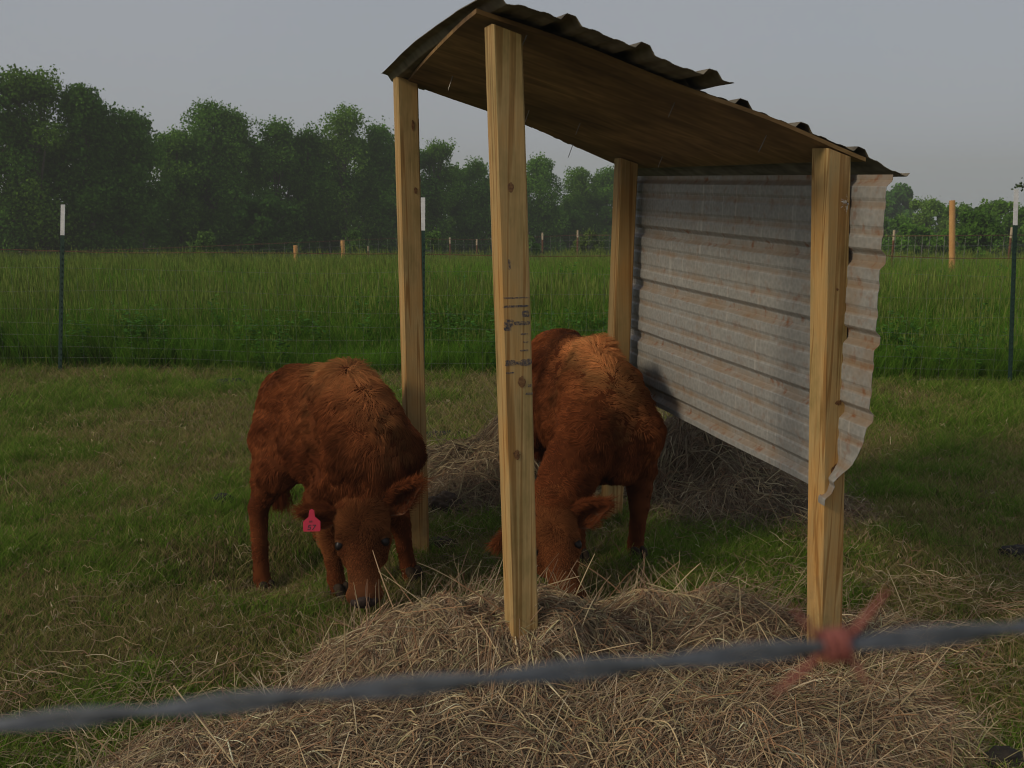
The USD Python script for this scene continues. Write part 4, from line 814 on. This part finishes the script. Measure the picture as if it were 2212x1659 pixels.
# ------------------------------------------------------------------ trees
def leaf_cards(C, size, r):
    n = len(C); d = r.normal(0, 1, (n, 3)); d /= np.linalg.norm(d, axis=1)[:, None]; q = r.normal(0, 1, (n, 3)); s = np.cross(d, q); s /= np.linalg.norm(s, axis=1)[:, None]
    L = size * r.uniform(0.6, 1.3, n)[:, None]
    V = np.stack([C - d * L * .5, C + s * L * .34, C + d * L * .5, C - s * L * .34], 1).reshape(-1, 3)
    o = np.arange(n)[:, None] * 4; F = np.concatenate([o + [[0, 1, 2]], o + [[0, 2, 3]]]); return V, F
def tree(name, label, px, top, wpx, y, seed, tone=(1, 1, 1), dens=1.0, low=0.12, group=None, lobes=None, category='tree', leaf=0.16, roundish=0.5):
    p = at(px, top, y); g = float(gz(p[0], y)); H = max(p[2] - g, 0.8); Wd = wpx / FPX * y * 1.02 / 2; r = np.random.default_rng(seed)
    t = thing(name, label, category, group, (p[0], y, g))
    n = lobes or int(22 + 14 * H / 6); pts = []
    zc = H * low + (H * (1 - low)) * r.random(n) ** 0.85
    lim = []
    for k in range(n):
        u = (zc[k] - H * low) / (H * (1 - low)); rad = Wd * (math.sin(math.pi * min(max(0.14 + 0.78 * u, 0), 1)) ** roundish) * (1 - 0.35 * u ** 3)
        a = r.random() * 6.28; rr = rad * math.sqrt(r.random()) * 0.78
        c = np.array([rr * math.cos(a), rr * math.sin(a), min(zc[k], H * 0.93)]); br = (0.13 + 0.10 * r.random()) * H * 0.62 * (1 - 0.35 * u) + 0.10; br = min(br, Wd * 0.62); lim.append((c, br))
    lim.append((np.array([0.05 * Wd, 0, H * 0.9]), H * 0.10))
    N = int(dens * (4200 + 1500 * H)); wts = np.array([b ** 2 for _, b in lim]); wts /= wts.sum(); pick = r.choice(len(lim), N, p=wts)
    cs = np.array([c for c, _ in lim])[pick]; bs = np.array([b for _, b in lim])[pick]; d = r.normal(0, 1, (N, 3)); d /= np.linalg.norm(d, axis=1)[:, None]
    rad = bs * r.random(N) ** 0.42 * (0.8 + 0.5 * fbm(cs + d * bs[:, None], 1.6, seed, 2)); C = cs + d * rad[:, None] * [1, 1, 0.86]
    sp = r.normal(0, 1, (int(N * 0.05), 3)); tp = np.array([c for c, _ in lim])[r.integers(0, len(lim), len(sp) // 24 + 1)]; tb = np.array([b for _, b in lim])[r.integers(0, len(lim), len(sp) // 24 + 1)]
    dv = r.normal(0, 1, (len(tp), 3)); dv[:, 2] = np.abs(dv[:, 2]) + .4; dv /= np.linalg.norm(dv, axis=1)[:, None]; ii = np.arange(len(sp)) // 24; C = np.concatenate([C, (tp + dv * (tb * 1.08)[:, None])[ii] + sp * np.array([0.16, 0.16, 0.28])])
    C = C[(C[:, 2] > 0.1) & (C[:, 2] < H * 1.02 + 0.25 * r.random(len(C)))]
    V, F = leaf_cards(C, leaf, r); N = len(C)
    base = np.array([0.088, 0.200, 0.020]) * np.array(tone); col = base * (r.uniform(0.7, 1.3, N) * (0.75 + 0.5 * fbm(C, 0.9, seed + 1, 2)))[:, None]
    obj('crown', (V, F), 'leaf', t, tint=np.repeat(col, 4, 0), kind='stuff')
    trk = [[0, 0, -0.3], [0.03 * Wd, 0, H * 0.25], [-0.03 * Wd, 0.02, H * 0.5], [0.04 * Wd, 0, H * 0.86]]; tr = max(0.018 * H, 0.03); ms = [tube(trk, [tr * 1.25, tr, tr * .7, tr * .2], 7)]
    for c, b in lim[:14]:
        z0 = min(c[2] * 0.6, H * 0.6); x0 = np.interp(z0, [q[2] for q in trk], [q[0] for q in trk]); ms.append(tube([[x0, 0, z0], [x0 + (c[0] - x0) * .5, c[1] * .5, (z0 + c[2]) / 2 + .1], c + [0, 0, b * .4]], [tr * .45, tr * .3, tr * .1], 5))
    obj('trunk', cat(ms), 'bark', t, smooth=40)
    return t
DK, MD, LT, PL = (0.82, 0.85, 0.8), (1.0, 1.0, 1.0), (1.2, 1.12, 1.0), (1.35, 1.15, 1.3)
LAB = [
    (-60, 150, 260, 50, DK, 'dark broad tree cut off by the left edge of the photo'),
    (62, 154, 190, 51, (1.15, 1.0, .85), 'tallest broad tree near the left edge with olive-tinged crown'),
    (172, 182, 100, 52, DK, 'dark slender-topped tree right of the tallest one on the left'),
    (285, 242, 110, 54, MD, 'lower tree at the right shoulder of the left-hand clump'),
    (225, 232, 110, 53, DK, 'dark tree with rounded side in the middle of the left-hand clump'),
    (375, 282, 110, 58, LT, 'light green tree just right of the sky notch in the left tree line'),
    (445, 224, 150, 60, MD, 'high full tree with twin leafy tips left of the shelter'),
    (505, 240, 100, 61, LT, 'bright narrow tree leaning beside the high full tree'),
    (590, 262, 130, 62, MD, 'rounded mid-height tree above the wooden post at the wood edge'),
    (660, 276, 110, 63, DK, 'dark flat-topped tree in the middle of the wood'),
    (738, 232, 110, 64, PL, 'pale airy tree standing up above the wood left of the shelter'),
    (815, 266, 90, 66, MD, 'pointed tree just left of the rear left timber post'),
    (870, 300, 90, 68, DK, 'dark tree partly hidden behind the rear left timber post'),
    (945, 309, 100, 70, LT, 'pointed tree seen between the two left timber posts'),
    (1030, 346, 100, 72, MD, 'low dark tree close left of the leaning front post'),
    (1165, 338, 110, 74, MD, 'rounded tree seen right of the leaning front post'),
    (1255, 362, 80, 78, LT, 'small bright tree under the drooping roof edge'),
    (1312, 366, 90, 78, MD, 'tree partly hidden behind the rear right timber post'),
    (1400, 372, 120, 80, MD, 'tree mostly hidden behind the tin wall'),
]
for i, (px, top, wpx, y, tone, lab) in enumerate(LAB):
    tree('broadleaf_tree', lab, px, top, wpx * 1.12, y, 400 + i, tone, dens=0.62 if tone is PL else 1.0, low=0.10, roundish=0.55)
tree('round_tree', 'round dark hazy tree far off beside the end of the tin wall', 1940, 403, 105, 105, 440, (0.8, 0.95, 0.9), 1.0, leaf=0.34)
BUSH = [(20, 250, 330, 53, DK), (190, 285, 330, 54, DK), (345, 312, 300, 60, MD), (480, 290, 300, 63, DK), (620, 298, 300, 65, DK), (760, 296, 300, 67, MD), (880, 330, 240, 70, DK), (1000, 362, 260, 74, MD), (1140, 378, 260, 76, MD), (1290, 384, 240, 80, LT), (575, 430, 190, 56, (0.6, 0.68, 0.7))]
BL = ['leafy undergrowth tree at the far left foot of the wood', 'dark understorey tree behind the left green post', 'understorey tree below the sky notch', 'dark understorey tree below the twin-tipped tree', 'understorey tree above the shorter wooden post', 'understorey tree below the pale airy tree', 'dark understorey tree behind the rear left timber post', 'understorey tree in the gap between the left timber posts', 'understorey tree right of the leaning front post', 'bright understorey tree left of the rear right timber post', 'round light-leaved bush tree left of the shelter at the wood edge']
for i, ((px, top, wpx, y, tone), lab) in enumerate(zip(BUSH, BL)):
    tree('understorey_tree', lab, px, top, wpx, y, 460 + i, tone, 1.5, 0.03, roundish=0.3, leaf=0.21)
SB = [(440, 505, 70, 44, (0.9, 0.8, 1.1), 'small pale scrubby shrub at the wood edge above the left calf'), (770, 500, 90, 46, (0.85, 0.75, 1.2), 'grey-green scrub bush left of the rear left timber post'), (935, 500, 60, 44, (0.9, 0.8, 1.1), 'small pale bush beside the middle green post'), (1120, 505, 120, 46, DK, 'low bush along the far fence right of the leaning front post'), (1270, 500, 110, 46, (1.1, 0.75, 1.2), 'brownish scrub along the far fence left of the tin wall')]
for i, (px, top, wpx, y, tone, lab) in enumerate(SB): tree('shrub', lab, px, top, wpx, y, 480 + i, tone, 0.35, 0.02, category='bush', leaf=0.13)
RB = [(1930, 470, 110, 58, (1.0, 1.0, 1.0), 'low hazy bush just right of the tin wall'), (2000, 432, 110, 66, (1.55, 1.25, 1.7), 'pale brownish scrub behind and left of the orange wooden post'), (2075, 445, 120, 60, LT, 'green bush directly behind the orange wooden post'), (2165, 436, 130, 56, LT, 'wide green bush right of the orange wooden post'), (2120, 462, 100, 40, DK, 'darker leafy bush in front of the right-hand thicket'), (2240, 445, 120, 50, MD, 'green bush at the right edge behind the green post'), (1990, 490, 150, 46, MD, 'low bush below the far round tree'), (1870, 430, 120, 70, MD, 'bush mostly hidden by the end of the tin wall')]
for i, (px, top, wpx, y, tone, lab) in enumerate(RB): tree('bush', lab, px, top, wpx * 1.5, y, 500 + i, tone, 1.1, 0.02, category='bush', roundish=0.3, leaf=0.17)
def far_wood():
    r = np.random.default_rng(55); n = 90000; x = r.uniform(-105, 90, n); y = r.uniform(86, 94, n); top = 5.6 - 0.02 * (x + 60) + 2.2 * (fbm(np.stack([x, y * 0], -1), 0.16, 3) - 0.5) - 1.0 * sstep(0, 30, x)
    z = gz(x, y) + r.random(n) * top * (0.7 + 0.6 * fbm(np.stack([x, y], -1), 0.5, 8)); V, F = leaf_cards(np.stack([x, y, z], 1), 0.38, r)
    c = np.array([0.05, 0.11, 0.018]) * r.uniform(0.7, 1.25, n)[:, None]; obj('far_wood', (V, F), 'leaf', tint=np.repeat(c, 4, 0), kind='stuff', label='dim mass of trees deep in the wood behind the tree line', category='wood')
far_wood()
def sapling():
    p = at(2235, 360, 14.0); g = float(gz(p[0], 14.0)); t = thing('sapling', 'thin leafy branches poking in at the right edge above the green post', 'tree', None, (p[0], 14.0, g)); r = np.random.default_rng(9)
    H = p[2] - g; ms = [tube([[0.25, 0, -0.2], [0.2, 0, H * .5], [0.15, 0, H]], [.035, .025, .008], 6)]; C = []
    for k in range(14):
        z = H * r.uniform(.62, .98); a = r.uniform(0, 6.28); L = r.uniform(.15, .42); e = np.array([.18 + L * math.cos(a), L * math.sin(a), z + L * .5]); ms.append(tube([[.18, 0, z], e], [.008, .003], 4))
        for q in range(60): u = r.uniform(.35, 1.05); C.append(np.array([.18, 0, z]) * (1 - u) + e * u + r.normal(0, .035, 3))
    V, F = leaf_cards(np.array(C), 0.05, r); obj('crown', (V, F), 'leaf', t, tint=np.tile(np.array([.05, .085, .025]), (len(V), 1)), kind='stuff'); obj('trunk', cat(ms), 'bark', t)
sapling()

# ------------------------------------------------------------------ dung, soil, foreground wire
def lump(name, label, x, y, sx, sy, sz, m, seed, category):
    s = trimesh.creation.icosphere(4, 1.0); V = s.vertices.copy(); n = fbm(V, 2.6, seed, 4) - 0.5; V = V * (1 + 0.75 * n)[:, None]; V *= [sx, sy, sz]; V[:, 2] = np.maximum(V[:, 2], -sz * .3); V += [x, y, float(gz(x, y)) + sz * 0.25]
    obj(name, (V, s.faces), m, smooth=50, label=label, category=category)
lump('dung_pat', 'flat dark dung pat near the fence, left behind the left calf', -2.47, 8.45, 0.16, 0.14, 0.06, 'dung', 1, 'dung')
lump('dung_pat', 'small dark dung clod in the grass just left of the left calf', -1.63, 5.28, 0.07, 0.06, 0.05, 'dung', 2, 'dung')
lump('dung_pat', 'dark dung lump in the grass at the right edge of the photo', 2.46, 4.50, 0.10, 0.08, 0.05, 'dung', 3, 'dung')
lump('dung_pat', 'dark flat pat in the grass right behind the rear left post', -0.50, 6.75, 0.16, 0.12, 0.03, 'dung', 4, 'dung')
lump('soil_clod', 'rough brown clod of trampled soil at the foot of the hay mound behind the posts', -0.36, 5.18, 0.13, 0.10, 0.09, 'soil_crumbs', 5, 'soil')
lump('soil_clod', 'low dark clod of soil beside the foot of the rear left post', -0.36, 4.62, 0.10, 0.08, 0.04, 'soil_crumbs', 6, 'soil')
lump('dung_pat', 'dark brown rounded lump cut off by the bottom right corner of the photo', 1.535, 2.745, 0.075, 0.055, 0.06, 'dung', 7, 'dung')

def barbed_wire():
    t = thing('barbed_wire', 'blurred grey barbed wire with one reddish barb crossing the foreground', 'wire')
    y0 = 0.30
    A, Bp = at(-60, 1572, y0), at(2270, 1350, y0); d = (Bp - A); L = np.linalg.norm(d); d /= L; ext = 1.3
    s = np.linspace(-ext, L + ext, 700); up = np.array([0, 0, 1.0]) - d * d[2]; up /= np.linalg.norm(up); sd = np.cross(d, up); per = 0.115
    for ph in (0, math.pi):
        th = s / per * 2 * math.pi + ph + 1.0; P = A + s[:, None] * d + 0.0018 * (np.cos(th)[:, None] * up + np.sin(th)[:, None] * sd)
        obj('strand', tube(P, 0.00175, 8), 'grey_wire', t, smooth=True)
    b = A + d * ((at(1800, 1385, y0) - A) @ d)
    k = np.linspace(-1, 1, 50)
    coil = b + (k * 0.0040)[:, None] * d + 0.0048 * (np.cos(k * 9)[:, None] * up + np.sin(k * 9)[:, None] * sd); obj('barb_coil', tube(coil, 0.0011, 8), 'red_rust', t, smooth=True)
    coil2 = b + (k * 0.0040 + .001)[:, None] * d + 0.0049 * (np.cos(k * 9 + 3.1)[:, None] * up + np.sin(k * 9 + 3.1)[:, None] * sd); obj('barb_coil', tube(coil2, 0.0011, 8), 'red_rust', t, smooth=True)
    for px, py, ox in ((1690, 1292, -0.004), (1945, 1245, 0.005), (1640, 1525, -0.003), (1895, 1500, 0.004)):
        e = at(px, py, y0 - 0.004); e = b + (e - b) * 0.84; o = b + d * ox + (up if py < 1380 else -up) * 0.002
        obj('barb', tube([o, o * .4 + e * .6, e], [0.00115, 0.0010, 0.0004], 8), 'red_rust', t, smooth=True)
    for q, sgn in ((A - d * ext, -1), (Bp + d * ext, 1)):
        P = thing('wooden_post', 'round timber fence post holding the %s end of the foreground barbed wire' % ('left' if sgn < 0 else 'right'), 'fence post', None, (q[0] + sgn * .03, q[1] - 0.05, 0))
        obj('post_shaft', tube([[0, 0, -0.4], [0, 0, 0.9], [0, 0, q[2] + 0.12]], [0.06, 0.056, 0.05], 12), 'pale_post', P, smooth=40)
barbed_wire()

# ------------------------------------------------------------------ air
bx = trimesh.creation.box([1190, 1080, 56]); bx.apply_translation([0, 150, 28 - 43])
mat('evening_haze', {'v': ('principled_volume', {'color': (0.87, 0.91, 0.84), 'density': 0.0013, 'anisotropy': 0.2})}, surface=None, volume='v.volume')
obj('haze', bx, 'evening_haze', kind='stuff', label='thin evening haze over the field', category='haze')
